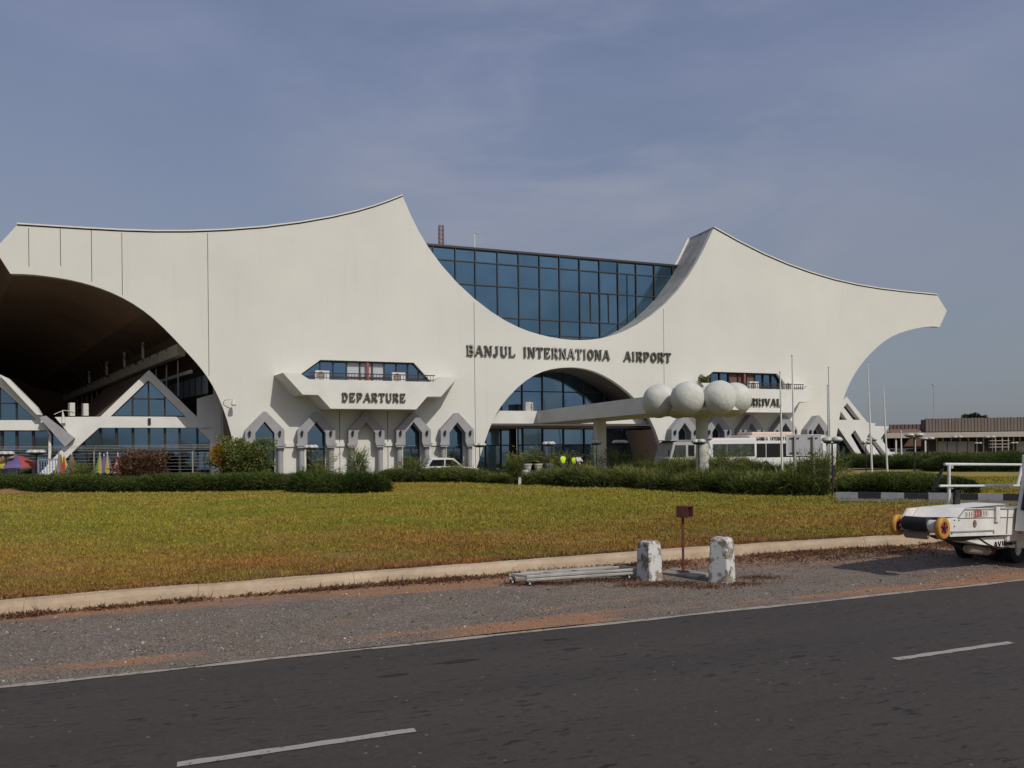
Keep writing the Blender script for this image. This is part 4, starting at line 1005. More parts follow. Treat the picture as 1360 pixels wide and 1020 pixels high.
hedge(gpath([(500,640),(560,640),(630,641),(688,643)], .8), 2.0, .74, 26000, 'low green hedge left of the gap with the small white stone', m='hedgeb', lump=.25, wild=.05, L=(.1, .24))
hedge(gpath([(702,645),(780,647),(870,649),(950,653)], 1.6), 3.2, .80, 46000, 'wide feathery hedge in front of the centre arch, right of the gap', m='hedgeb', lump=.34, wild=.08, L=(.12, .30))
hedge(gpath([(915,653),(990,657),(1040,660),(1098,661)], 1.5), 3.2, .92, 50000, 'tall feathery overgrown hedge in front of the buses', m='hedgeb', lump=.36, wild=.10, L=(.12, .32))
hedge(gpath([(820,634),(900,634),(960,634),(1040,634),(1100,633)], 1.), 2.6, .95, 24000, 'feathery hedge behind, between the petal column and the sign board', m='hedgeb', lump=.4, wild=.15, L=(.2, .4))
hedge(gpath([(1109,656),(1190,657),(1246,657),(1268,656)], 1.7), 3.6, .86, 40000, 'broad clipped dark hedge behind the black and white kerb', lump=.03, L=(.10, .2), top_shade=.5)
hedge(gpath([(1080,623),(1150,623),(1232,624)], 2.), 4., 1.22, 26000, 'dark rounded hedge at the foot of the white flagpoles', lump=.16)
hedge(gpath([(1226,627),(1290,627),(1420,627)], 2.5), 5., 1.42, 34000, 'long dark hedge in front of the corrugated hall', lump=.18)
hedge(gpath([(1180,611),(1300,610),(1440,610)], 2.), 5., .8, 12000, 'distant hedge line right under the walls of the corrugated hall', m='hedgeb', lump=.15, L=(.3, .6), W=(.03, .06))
# taller tufts inside the hedges
def shrub(x, ybase, h, w_, n, label, m='hedgeb', name='shrub', cat='shrub', Y=None, flowers=0, L=(.15, .32), W=(.014, .035), z0=LZ, group=None):
    if Y is None: X, Y = gp(x, ybase, z0)
    else: X = ray(x, ybase)[0]*Y
    e = empty(name, (X, Y, z0), 0, label, cat, group)
    d = rng.normal(size=(n, 3)); d /= np.linalg.norm(d, axis=1)[:, None]; r_ = rng.random(n)**.4
    lum_ = 1+.30*np.sin(d[:, 0]*5+1)*np.cos(d[:, 2]*4)+.16*np.sin(d[:, 0]*11+d[:, 2]*9)
    P = d*(r_*lum_)[:, None]*np.array([w_/2, w_/2, h*.42])+np.array([0, 0, h*.56])
    P[:, 2] = np.maximum(P[:, 2], .05)
    D = d*.8+rng.normal(0, .5, (n, 3)); D[:, 2] += .4; D /= np.linalg.norm(D, axis=1)[:, None]
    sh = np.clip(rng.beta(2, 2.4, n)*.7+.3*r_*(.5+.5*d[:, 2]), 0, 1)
    scatter_mesh('foliage', P, D, rng.uniform(*L, n), rng.uniform(*W, n), sh, M[m], e, curl=.3)
    s_ = MB()
    for i in range(6):
        a = i*1.05+random.random(); s_.tube([(0,0,-.05), (math.cos(a)*w_*.12, math.sin(a)*w_*.12, h*.3), (math.cos(a)*w_*.28, math.sin(a)*w_*.28, h*.66)], [.035, .022, .01], 6)
    s_.build('stems', M['bark'], e)
    return e
e = shrub(325, 640, 2.75, 3.25, 8000, 'big leafy green bush with a patch of yellow flowers by the left arch', 'bush', 'flowering_bush', 'bush', Y=43.5, L=(.08, .2), W=(.05, .11))
nf = 700; d = rng.normal(size=(nf, 3)); d /= np.linalg.norm(d, axis=1)[:, None]
scatter_mesh('blossoms', d*rng.random(nf)[:, None]**.5*np.array([.55, .5, .62])+np.array([-1.15, -.7, 1.75]), d*.6+np.array([0, -.3, .5]), rng.uniform(.08, .16, nf), rng.uniform(.05, .1, nf), rng.random(nf), M['flower'], e)
shrub(190, 638, 2.1, 2.65, 6000, 'rounded bush of dark red and brown croton leaves in front of the pavilion glass', 'croton', 'croton_bush', 'bush', Y=43.3, L=(.08, .18), W=(.04, .09))
for x, Y, h, w_, lab in ((476, 37.5, 2.0, .9, 'wispy green sapling sticking out of the hedge below DEPARTURE'), (684, 42, 1.6, .9, 'tall wispy shrub at the right end of the hedge, left of the gap'), (818, 44, 1.9, 3.4, 'wide wispy light green shrub behind the hedge by the walkway support'),
                         (753, 48.2, 1.7, 1.3, 'feathery shrub behind the person in the yellow vest'), (960, 40, 1.9, 2.6, 'dense low shrub in front of the minibus windows'), (1095, 30.8, 1.75, 2.2, 'wispy shrub at the foot of the black lamp post by the striped kerb'), (548, 47, 1.5, 2.0, 'green shrub below the right end of DEPARTURE'), (108, 40, 1.4, 1.3, 'small green tuft rising from the hedge behind the folded parasols')):
    shrub(x, 640, h, w_, 1500, lab, Y=Y, L=(.2, .45), W=(.012, .026))
def palmlet(x, Y, h, lab, pot=True, n=16, spread=.8, z0=.24, col='palm', group=None):
    X = ray(x, 620)[0]*Y; e = empty('potted_palm' if pot else 'palm_plant', (X, Y, z0), random.random()*6, lab, 'potted plant' if pot else 'plant', group)
    hb = 0
    if pot and group: MB().box(-.17, .17, -.17, .17, 0, .42).build('plinth', M['concrete'], e); hb = .42
    if pot: p_ = hb; hb += .5; MB().lathe([(.14, 0), (.17, .05), (.25, .42), (.29, .44), (.29, .52), (.24, .52), (.23, .44)], (0,0,p_), 16).build('pot', M['pot'], e, smooth=40)
    P, D, L_, W_, S_ = [], [], [], [], []
    for i in range(n):
        a = i*2.4+random.random()*.5; el = random.uniform(.5, 1.35); v = Vector((math.cos(a)*math.cos(el), math.sin(a)*math.cos(el), math.sin(el))); p = Vector((0,0,hb)); Lf = (h-hb)*random.uniform(.8, 1.15)
        for k in range(9):
            p = p+v*Lf/9; v.z -= .13*spread; v.normalize()
            for sg in (-1, 1):
                sd_ = v.cross(Vector((0,0,1))).normalized()*sg
                P.append(p); D.append((sd_*.8+v*.6+Vector((0,0,-.15))).normalized()); L_.append(Lf*.28*(1-abs(k-4)/7)); W_.append(.035); S_.append(random.random()*.6+.4*k/9)
    scatter_mesh('fronds', np.array([tuple(p) for p in P]), np.array([tuple(p) for p in D]), np.array(L_), np.array(W_), np.array(S_), M[col], e, curl=.15)
    return e
for x, lab in ((701, 'yellow-green palm in a white pot, leftmost of the three left of the yellow vest'), (715, 'yellow-green palm in a white pot, middle of the three left of the yellow vest'), (731, 'yellow-green palm in a white pot nearest the person in the yellow vest')):
    palmlet(x, 49.2, 2.1 if x != 701 else 2.4, lab, group='palms in white pots before the centre arch')
palmlet(608, 47.8, 1.5, 'bright yellow-green plant in a pot right of the white car', z0=.24)
palmlet(432, 43.5, 2.1, 'tall spiky yellow-green palm in front of the second pointed doorway', spread=.5)
palmlet(424, 43., 1.4, 'short palm in a white pot at the foot of the second doorway')
palmlet(757, 47.5, 1.9, 'leafy plant right of the person in the yellow vest', False)
palmlet(742, 47.5, 1.7, 'low yellow plant just behind the person in the yellow vest', False)
palmlet(838, 46.5, 2.3, 'drooping yellow fronds under the right of the walkway', False, spread=1.4)
palmlet(862, 46.2, 2.2, 'arching yellow branch right of the walkway support', False, n=7, spread=1.9)
palmlet(588, 50.4, 2.0, 'thin palm in front of the rightmost pointed doorway of the departure side', False, spread=.5)
shrub(935, 505, 1.0, .8, 700, 'green pot plant at the left end of the ARRIVAL balcony', 'bush', 'balcony_plant', 'plant', Y=59.2, L=(.1, .2), W=(.04, .08), z0=6.61)

# ------------------------------------------------------------------ globe lamps
def lamp(first_, x, ytop, Y, label, sc_=1.):
    p = wp(x, ytop, Y)
    if first_ is None:
        e = empty('lamp_post', (0,0,0)); MB().tube([(0,0,-4), (0,0,-.14)], [.04, .03], 10).build('pole', M['black'], e, smooth=50)
        a_ = MB()
        for k in range(4):
            t = R(20+90*k); a_.bar((0,0,-.17), (.22*math.cos(t), .22*math.sin(t), -.17), .04, .03)
            a_.lathe([(.03,-.17),(.12,-.15),(.15,-.10)], (.24*math.cos(t), .24*math.sin(t), 0), 12)
        a_.build('arms', M['black'], e)
        for k in range(4):
            t = R(20+90*k); MB().lathe([(.15,-.10),(.205,-.06),(.21,-.03),(.17,.04),(.09,.085),(.01,.095)], (.24*math.cos(t), .24*math.sin(t), 0), 16).build('lamp_globe', M['globe'], e, smooth=60)
    else: e = copy_tree(first_)
    e.location = p; e.scale = (sc_, sc_, 1); tag(e, label, 'lamp post', 'black lamp posts with clustered globes'); return e
l0 = None
for x, y, Y, sc_, lab in ((1105,583,29.5,1.0,'nearest black lamp post, beside the left end of the striped kerb'), (1214,577,44,1.35,'large black lamp post behind the broad clipped hedge'), (1232,582,60,1.3,'lamp post close behind the large one by the broad hedge'),
    (8,601.5,42,.95,'lamp post cluster at the left edge above the open parasol'), (48,599.5,42.4,1.1,'lamp post between the open parasol and the blue gate'), (340,596,44,.8,'lamp cluster half hidden in the flowering bush'), (413,593,42,.9,'lamp post in front of the second pointed doorway'),
    (637,590,45,.9,'lamp post at the left foot of the centre arch'), (729,588.5,46,.95,'lamp post among the white pots, left of the person in the yellow vest'), (792,587,47,.8,'lamp post beside the square walkway support'), (823.5,586.5,44,1.1,'lamp post right of the square walkway support'),
    (928,585.5,37,.85,'lamp post in front of the petal column'), (1150,587,56,1.05,'lamp post behind the left flagpole of the right pair'), (1158,583,60,1.05,'lamp post between the two right flagpoles'), (1271,580,70,1.2,'lamp post before the cream wall panels of the far hall'),
    (1314,580,72,1.25,'lamp post before the scaffold of the far hall'), (1299,588.3,95,1.1,'small far lamp post left of the scaffold'), (1347,588,95,1.1,'small far lamp post right of the scaffold')):
    e = lamp(l0, x, y, Y, lab, sc_); l0 = l0 or e

# ------------------------------------------------------------------ flagpoles, sign board, thin masts
fl = None
for x0, y0, x1, y1, lab in ((1036,494,1039,622,'short white flagpole in front of the ARRIVAL sign'), (1052,472,1055,622,'tall white flagpole standing behind the sign board'), (1100.5,488,1103,612,'tall white flagpole behind the nearest lamp post'), (1099,512,1101,612,'shorter white pole just left of the tall one behind the nearest lamp'),
                            (1152.3,485,1158.2,628,'taller flagpole of the right pair'), (1173.3,514,1178.6,628,'shorter flagpole of the right pair'), (1196.5,573,1197.5,603,'short stout white post before the parked cars')):
    X, Y = gp(x1, max(y1, 618), LZ)
    if x0 < 1110: Y = {1036: 45.5, 1052: 47., 1100.5: 48., 1099: 49.}[x0]; X = ray(x1, y1)[0]*Y
    top_ = wp(x0, y0, Y); r_ = .055 if y0 < 570 else .08
    e = empty('flagpole', (X, Y, LZ), 0, lab, 'flagpole', 'white flagpoles before the arrival side')
    v = top_-Vector((X, Y, LZ)); MB().tube([(0,0,-.05), v*.5, v], [r_*1.25, r_, r_*.6], 10).build('pole', M['post'], e, smooth=50)
    MB().lathe([(.11, -.02), (.11, .05), (.06, .12)], (0,0,0), 10).build('base', M['post'], e)
    MB().sphere(v, r_*1.1, 8, 6).build('finial', M['post'], e)
Y = 46.; c0, c1 = wp(1045, 578.5, Y), wp(1089.5, 604, Y); e = empty('sign_board', ((c0.x+c1.x)/2, Y, LZ), 0, 'grey back of a large sign board on two steel posts', 'sign board')
hw = (c1.x-c0.x)/2; m = MB().box(-hw, hw, -.03, .03, c1.z-LZ, c0.z-LZ); m.build('panel', M['signback'], e, bevel=.01)
f = MB(); z0, z1 = c1.z-LZ, c0.z-LZ; f.box(-hw-.02, hw+.02, -.05, .04, z1, z1+.05); f.box(-hw-.02, hw+.02, -.05, .04, z0-.05, z0); f.box(-hw-.05, -hw, -.05, .04, z0-.05, z1+.05); f.box(hw, hw+.05, -.05, .04, z0-.05, z1+.05)
f.build('panel_rim', M['post'], e)
for x in (1055, 1079.5):
    xl = wp(x, 600, Y).x-e.location.x; MB().box(xl-.06, xl+.06, -.17, -.055, 0, z1-.05).build('post', M['steel'], e)
    b_ = MB(); b_.box(xl-.28, xl+.28, -.10, -.052, z0+.1, z0+.15); b_.box(xl-.28, xl+.28, -.10, -.052, z1-.18, z1-.13); b_.build('bracket', M['rail'], e)
e = empty('antenna_mast', (wp(1241, 590, 150).x, 150, 0), 0, 'very thin distant mast above the corrugated hall', 'mast')
h_ = wp(1241, 511, 150).z; m = MB(); 
m.tube([(0,0,0), (0,0,h_)], .06, 6); m.build('mast_pole', M['signback'], e); MB().box(-.22, .22, -.2, .2, h_-.1, h_+.15).build('mast_head', M['globe'], e)

# ------------------------------------------------------------------ vehicles on the forecourt
def wheel(x, y, z, r, w_, parent, side=-1):
    t = MB().lathe([(r*.6, -w_/2), (r*.93, -w_/2), (r, -w_*.35), (r, w_*.35), (r*.93, w_/2), (r*.6, w_/2)], (0,0,0), 22, 'y', loop=True).build('wheel', M['tyre'], parent, smooth=40)
    t.location = (x, y, z); MB().lathe([(r*.6, -w_*.42), (r*.5, -w_*.3), (r*.15, -w_*.3), (r*.1, -w_*.45)], (0,0,0), 16, 'y').build('rim', M['steel'], t); return t
Bx = -4.6
def vloc(x, b): return T.un(x, 600, b)[0]
# coach
a0, a1 = vloc(996, Bx), vloc(1098, Bx); e = empty('coach', on_term(a0, Bx, .24), T.ang, 'long white coach with dark windows and writing above them', 'coach')
Lc = a1-a0; zr = T.un(1095, 577.5, Bx)[1]-.24; m = MB().box(0, Lc, 0, 2.4, .35, zr); m.build('body', M['buswhite'], e, bevel=.12, seg=3)
m = MB(); n_ = 5
for i in range(n_):
    x0 = .15+(Lc-.5)*i/n_; x1 = .15+(Lc-.5)*(i+1)/n_-.06; g = MB().box(x0, x1, -.012, .03, 1.08, zr-.62); g.build('window', M['busglass'], e)
MB().box(Lc*.06, Lc*.62, .3, 2.1, zr-.01, zr+.24).build('roof_pod', M['pinkroof'], e, bevel=.08)
MB().box(.1, Lc-.1, -.006, .01, zr-.10, zr-.03).build('roof_stripe', M['pinkroof'], e)
aa = T.un(1004.8, 600, Bx)[0]-a0; wd = (T.un(1046, 600, Bx)[0]-a0-aa)
txt = 'GAMBIA INTERNATIONAL'; uu = wd/16.5
tx = MB()
for i, c in enumerate(txt+' '):
    if c == ' ': tx.build('lettering', M['black'], e); tx = MB(); continue
    glyph(tx, c, aa+i*uu, zr-.40, uu*.8, .25, -.02, .015, serif=False, th=.2)
for x in (1.4, Lc-1.5): wheel(x, .12, .42, .42, .28, e); wheel(x, 2.28, .42, .42, .28, e)
# minibus
Bm = -5.2; a0, a1 = vloc(936, Bm), vloc(1003, Bm)-.15; e = empty('minibus', on_term(a0, Bm-.4, .24), T.ang, 'white minibus with three clear side windows parked left of the coach', 'minibus')
Lm = a1-a0; zr = T.un(960, 582.5, Bm)[1]-.24
m = MB().plate([(-.35, .35), (Lm, .35), (Lm, zr-.1), (Lm-.1, zr), (.5, zr), (.1, zr-.25), (-.2, 1.15), (-.35, .95)], (), 0, 2.0); m.build('body', M['buswhite'], e, bevel=.07, seg=3)
for i in range(3):
    x0 = .45+(Lm-.6)*i/3; g = MB().box(x0, x0+(Lm-.6)/3-.1, -.012, .03, 1.22, zr-.42); w_ = g.build('window', M['paleglass'], e)
    f = MB(); x1 = x0+(Lm-.6)/3-.1; 
    f.box(x0-.03, x0+.02, -.02, .02, 1.19, zr-.39); f.box(x1-.02, x1+.03, -.02, .02, 1.19, zr-.39); f.box(x0-.03, x1+.03, -.018, .02, 1.19, 1.23); f.box(x0-.03, x1+.03, -.018, .02, zr-.43, zr-.39); f.build('window_seal', M['frame'], w_)
MB().box(-.1, Lm-.05, .15, 1.85, zr-.002, zr+.05).build('roof', M['pinkroof'], e, bevel=.03)
for x in (.7, Lm-.9): wheel(x, .1, .36, .36, .24, e); wheel(x, 1.9, .36, .36, .24, e)
# van / small truck cab on the left
Bt = -5.; a0, a1 = vloc(892, Bt), vloc(936, Bt)-.4; e = empty('truck', on_term(a0, Bt, .24), T.ang, 'grey-white truck cab with dark windows half behind the petal column', 'truck')
Lt = a1-a0; zr = T.un(910, 585.5, Bt)[1]-.24
MB().plate([(-.25, .45), (Lt, .45), (Lt, zr-.1), (Lt-.1, zr-.02), (.5, zr), (.15, zr-.12), (-.12, 1.25), (-.25, 1.1)], (), 0, 2.0).build('cab', M['truckp'], e, bevel=.06, seg=3)
MB().plate([(.05, 1.2), (Lt*.5, 1.2), (Lt*.5, zr-.3), (.3, zr-.3)], (), -.012, .02).build('side_window', M['paleglass'], e)
MB().box(Lt*.58, Lt*.8, -.012, .02, 1.25, zr-.3).build('side_window', M['busglass'], e)
MB().box(-.1, Lt+.1, -.05, 2.05, zr-.01, zr+.06).build('roof', M['trim'], e, bevel=.02)
m = MB(); m.bar((-.3, -.12, 1.3), (-.3, -.12, 1.75), .1, .06); m.bar((-.3, -.1, 1.7), (0, 0, 1.8), .03); m.build('mirror', M['black'], e)
for x in (.5, Lt-.5): wheel(x, .1, .4, .4, .26, e); wheel(x, 1.9, .4, .4, .26, e)
# cars
def car(loc, rz, L, H, label, m_='carpaint', group=None):
    e = empty('parked_car', loc, rz, label, 'car', group)
    MB().plate([(-L/2, .35), (L/2, .35), (L/2, .72), (L*.42, .85), (L*.2, .92), (-L*.46, .95), (-L/2, .8)], (), -.85, .85).build('body', M[m_], e, bevel=.08, seg=3)
    MB().plate([(-L*.42, .94), (L*.22, .91), (L*.06, H-.04), (-L*.05, H), (-L*.27, H), (-L*.33, H-.05)], (), -.74, .74).build('cabin', M[m_], e, bevel=.07, seg=3)
    for sgn in (-1, 1):
        y0, y1 = sorted((sgn*.735, sgn*.75)); MB().plate([(-L*.35, .98), (-L*.1, .98), (-L*.1, H-.12), (-L*.29, H-.12)], (), y0, y1).build('side_window', M['busglass'], e)
        MB().plate([(-L*.08, .98), (L*.17, .98), (L*.04, H-.12), (-L*.08, H-.12)], (), y0, y1).build('side_window', M['busglass'], e)
    m = MB(); m.add([(L*.205, -.66, .95), (L*.205, .66, .95), (L*.078, .6, H-.08), (L*.078, -.6, H-.08)], [(0,1,2,3)]); 
    m.v = [(x+.03, y, z+.03) for x, y, z in m.v]; m.build('windscreen', M['busglass'], e)
    for x in (-L*.31, L*.31):
        wheel(x, -.78, .32, .32, .2, e); wheel(x, .78, .32, .32, .2, e)
    return e
p = wp(594, 620, 49.5); car((p.x, p.y, .12), T.ang, 4.0, 1.5, 'white hatchback whose roof shows above the hedge near the rightmost departure doorway')
for i, (x, Y, lab) in enumerate(((1186, 119, 'silver car parked under the dark shed, left of the short white post'), (1207, 120, 'pale car parked under the dark shed, right of the short white post'), (1222, 122, 'far grey car at the right end of the dark shed'))):
    p = wp(x, 600, Y); car((p.x, p.y, .15), R(14+i*3), 4.3, 1.5, lab, 'carpaint' if i < 2 else 'truckp', 'cars parked under the dark shed')

# ------------------------------------------------------------------ people behind the hedge
def person(x, Y, h, label, rz, vest=None, shirt='cloth', arm=0.):
    X = ray(x, 615)[0]*Y; e = empty('person', (X, Y, .24), rz, label, 'person')
    s_ = h/1.75
    J = {'pel': (0,0,.95,.15), 'sp': (0,.01,1.15,.145), 'ch': (0,0,1.34,.165), 'nk': (0,.01,1.5,.06), 'hd': (0,-.01,1.62,.095), 'tp': (0,0,1.72,.07)}
    E_ = [('pel','sp'),('sp','ch'),('ch','nk'),('nk','hd'),('hd','tp')]
    for g_, sg in (('L',-1),('R',1)):
        J['sh'+g_] = (sg*.19,0,1.41,.065); J['el'+g_] = (sg*.27,-.05-arm*.1,1.14,.045); J['wr'+g_] = (sg*.24,-.2-arm*.2,.95+arm*.25,.032); J['ha'+g_] = (sg*.23,-.27-arm*.2,.9+arm*.25,.035)
        J['hp'+g_] = (sg*.1,0,.88,.095); J['kn'+g_] = (sg*.12,-.02,.5,.062); J['an'+g_] = (sg*.13,.02,.09,.042); J['to'+g_] = (sg*.14,-.14,.04,.04)
        E_ += [('ch','sh'+g_),('sh'+g_,'el'+g_),('el'+g_,'wr'+g_),('wr'+g_,'ha'+g_),('pel','hp'+g_),('hp'+g_,'kn'+g_),('kn'+g_,'an'+g_),('an'+g_,'to'+g_)]
    keys = list(J); me = bpy.data.meshes.new('body'); me.from_pydata([tuple(c*s_ for c in J[k][:3]) for k in keys], [(keys.index(a), keys.index(b)) for a, b in E_], [])
    o = bpy.data.objects.new('body', me); C.objects.link(o); o.parent = e
    sk = o.modifiers.new('skin', 'SKIN'); sk.use_smooth_shade = True
    for i, k in enumerate(keys): me.skin_vertices[0].data[i].radius = (J[k][3]*s_,)*2; 
    me.skin_vertices[0].data[0].use_root = True
    sb = o.modifiers.new('sub', 'SUBSURF'); sb.levels = 1; sb.render_levels = 2
    me.materials.append(M['skin'])
    # clothing: slightly larger shells over trunk and legs
    def shellp(names, edges, extra, mat_, nm):
        me2 = bpy.data.meshes.new(nm); me2.from_pydata([tuple(c*s_ for c in J[k][:3]) for k in names], [(names.index(a), names.index(b)) for a, b in edges], [])
        q = bpy.data.objects.new(nm, me2); C.objects.link(q); q.parent = e; k_ = q.modifiers.new('skin', 'SKIN'); k_.use_smooth_shade = True
        for i, k in enumerate(names): me2.skin_vertices[0].data[i].radius = ((J[k][3]+extra)*s_,)*2
        me2.skin_vertices[0].data[0].use_root = True; q.modifiers.new('sub', 'SUBSURF').levels = 1; me2.materials.append(M[mat_])
    shellp(['pel','sp','ch','shL','elL','shR','elR'], [('pel','sp'),('sp','ch'),('ch','shL'),('shL','elL'),('ch','shR'),('shR','elR')], .015, shirt, 'shirt')
    if vest: shellp(['pel','sp','ch','shL','shR'], [('pel','sp'),('sp','ch'),('ch','shL'),('ch','shR')], .03, vest, 'safety_vest')
    shellp(['pel','hpL','knL','anL','hpR','knR','anR'], [('pel','hpL'),('hpL','knL'),('knL','anL'),('pel','hpR'),('hpR','knR'),('knR','anR')], .02, 'trouser', 'trousers')
    MB().lathe([(.112*s_, 1.635*s_), (.118*s_, 1.69*s_), (.09*s_, 1.76*s_), (.03*s_, 1.79*s_)], (0,.01,0), 14).build('hair', M['hair'], e, smooth=60)
    return e
person(747, 46.0, 1.72, 'person in a bright yellow high visibility vest standing behind the hedge', .4, 'hivis', 'trouser')
person(768, 46, 1.62, 'person in a white shirt bending an arm, right of the person in the yellow vest', .9, None, 'cloth', 1.)
person(723, 49.8, 1.72, 'person in dark clothes standing among the potted palms', .1, None, 'trouser')
person(766-4, 47.4, 1.6, 'person in a yellow-green vest partly hidden by the person in white', 0., 'hivis', 'trouser')

# ------------------------------------------------------------------ parasols, gate, wire fence on the left
def parasol_open(x, ytop, Y, r, label, cols):
    p = wp(x, ytop, Y); e = empty('parasol', (p.x, p.y, .24), 0, label, 'parasol'); h = p.z-.24
    MB().tube([(0,0,0), (0,0,h)], .03, 8).build('pole', M['post'], e)
    for k, c in enumerate(cols*2):
        m = MB(); n_ = 4; a0, a1 = R(45*k), R(45*(k+1))
        pr = [(.02, h), (r*.3, h-.1), (r*.62, h-.28), (r*.9, h-.5), (r, h-.6), (r, h-.74)]
        o0 = 0
        for q, z in pr:
            for j in range(n_+1):
                a = a0+(a1-a0)*j/n_; s_ = 1-.04*math.sin(math.pi*j/n_)*q/r; m.v.append((q*s_*math.cos(a), q*s_*math.sin(a), z+.03*math.sin(math.pi*j/n_)*(q/r)))
        for i in range(len(pr)-1):
            for j in range(n_): a = i*(n_+1)+j; m.f.append((a, a+1, a+n_+2, a+n_+1)); m.mi.append(0)
        m.build('canopy_panel', M[c], e, smooth=50)
    return e
parasol_open(22, 604.5, 43.0, 1.12, 'open rainbow parasol at the left edge with yellow, purple and red panels', ['ured', 'yel', 'pur', 'ured'])
parasol_open(-6, 606, 43.6, 1.1, 'open parasol with green panel cut by the left edge of the picture', ['green', 'yel', 'green', 'ured'])
def parasol_folded(x, ytop, Y, label, cols):
    p = wp(x, ytop, Y); e = empty('parasol', (p.x, p.y, .24), random.random(), label, 'parasol', 'folded parasols in front of the pavilion'); h = p.z-.24; lo = wp(x, 627, Y).z-.24
    MB().tube([(0,0,0), (0,0,h)], .03, 8).build('pole', M['post'], e)
    for k in range(6):
        m = MB(); a0, a1 = R(60*k), R(60*(k+1)); am = (a0+a1)/2
        m.add([(0,0,h), (.24*math.cos(a0), .24*math.sin(a0), lo), (.36*math.cos(am), .36*math.sin(am), lo-.1), (.24*math.cos(a1), .24*math.sin(a1), lo)], [(0,1,2),(0,2,3)])
        m.build('canopy_panel', M[cols[k % len(cols)]], e)
    return e
for x, y, c, lab in ((80.5, 601, ['green', 'ured', 'yel'], 'folded green and red parasol nearest the blue gate'), (85, 603, ['ured', 'yel'], 'folded red parasol touching the green and red one'), (95, 601, ['pur', 'ured', 'green'], 'folded purple and green parasol by the white leg'), (132.5, 601, ['green', 'yel', 'pur'], 'folded green and yellow parasol, second group'),
                     (138, 603, ['pur', 'pur'], 'folded purple parasol in the middle of the second group'), (142.5, 600, ['yel', 'pur'], 'folded yellow parasol, right of the second group'), (156.5, 601, ['ured', 'beige'] , 'folded reddish parasol at the left side of the croton bush')):
    parasol_folded(x, y, 43.2+random.uniform(-.3, .3), lab, c)
c0, c1 = wp(51, 609.5, 42.4), wp(77.5, 637, 42.4); e = empty('gate', ((c0.x+c1.x)/2, 42.4, .17), 0, 'pale blue upright-bar metal gate at the foot of the white leg', 'gate'); hw = (c1.x-c0.x)/2; h_ = c0.z-.17
f = MB(); f.bar((-hw,0,0), (-hw,0,h_), .07); f.bar((hw,0,0), (hw,0,h_), .07); f.bar((-hw,0,h_-.03), (hw,0,h_-.03), .07); f.bar((-hw,0,.15), (hw,0,.15), .06); f.build('gate_frame', M['blue'], e)
f = MB()
for i in range(1, 7): x = -hw+2*hw*i/7; f.bar((x,0,.15), (x,0,h_-.06), .03)
f.build('gate_bars', M['blue'], e)
e = empty('wire_fence', (0, 43.9, .2), 0, 'tall barbed wire fence with thin posts in front of the left pavilions', 'fence')
for x in (4, 78, 125, 170, 213, 256, 280):
    X = wp(x, 610, 43.9).x; h_ = wp(x, 600, 43.9).z-.2; m = MB(); m.bar((X,0,0), (X,0,h_), .06); m.bar((X,0,h_), (X+.18,-.1,h_+.28), .05); m.build('post', M['steel'], e)
f = MB(); X0, X1 = wp(-20, 610, 43.9).x, wp(284, 610, 43.9).x
for i in range(11): f.bar((X0, 0, .2+i*.19), (X1, 0, .2+i*.19), .014)
for i in range(3): f.bar((X0+.2, -.03-.03*i, 2.2+.08*i), (X1, -.03-.03*i, 2.2+.08*i), .02)
f.build('wires', M['steel'], e)
# mound of red soil on the lawn and small white marker stones
X, Y = gp(14, 655, LZ); m = MB(); n_ = 26; 
for i in range(n_+1):
    for j in range(n_+1):
        u_, v_ = i/n_*2-1, j/n_*2-1; rr = max(0, 1-math.hypot(u_, v_)); m.v.append((u_*2.3, v_*1.2, -.03+.32*rr**1.3+.07*rr*mnoise.noise(Vector((u_*4, v_*4, 0)))))
for i in range(n_):
    for j in range(n_): a = i*(n_+1)+j; m.f.append((a, a+n_+1, a+n_+2, a+1)); m.mi.append(0)
o = m.build('soil_mound', M['mound'], smooth=60); o.location = (X, Y-.3, LZ); tag(o, 'low mound of reddish soil on the lawn at the far left', 'soil')
for x, y, h_, w_, lab in ((690.3, 645, .42, .16, 'small white painted marker stone in the hedge gap, the thinner one'), (697, 643, .75, .42, 'pale grey stone block in the gap between the hedges')):
    X, Y = gp(x, y, LZ); m = MB(); m.box(-w_/2, w_/2, -.1, .1, -.03, h_); m.box(-w_*.35, w_*.35, -.08, .08, h_, h_+.04)
    o = m.build('marker_stone', M['bollard'], None, bevel=.02); o.location = (X, Y, LZ); tag(o, lab, 'stone')

# ------------------------------------------------------------------ striped kerb, lane, stop rail
l = [gp(x, y, LZ) for x, y in ((1110,663),(1230,665.5),(1420,667.5))]
e_ = Frame(l[0], math.atan2(l[2][1]-l[0][1], l[2][0]-l[0][0])); Lk = math.hypot(l[2][0]-l[0][0], l[2][1]-l[0][1]); m = MB(); x = 0.; k = 0
while x < Lk:
    m.cur = k % 2; m.box(x, x+.73, 0, .16, LZ-.1, LZ+.26+random.uniform(-.008, .008)); x += .745; k += 1
o = m.build('striped_kerb', [M['kwhite'], M['kblack']]); o.location = (*l[0], 0); o.rotation_euler = (0,0,e_.ang); tag(o, kind='structure')
o = sheet('lane', [(0,-1.6),(Lk,-1.6),(Lk,-.02),(0,-.02)], .0, M['lane']); o.location = (*l[0], LZ+.035); o.rotation_euler = (0,0,e_.ang)

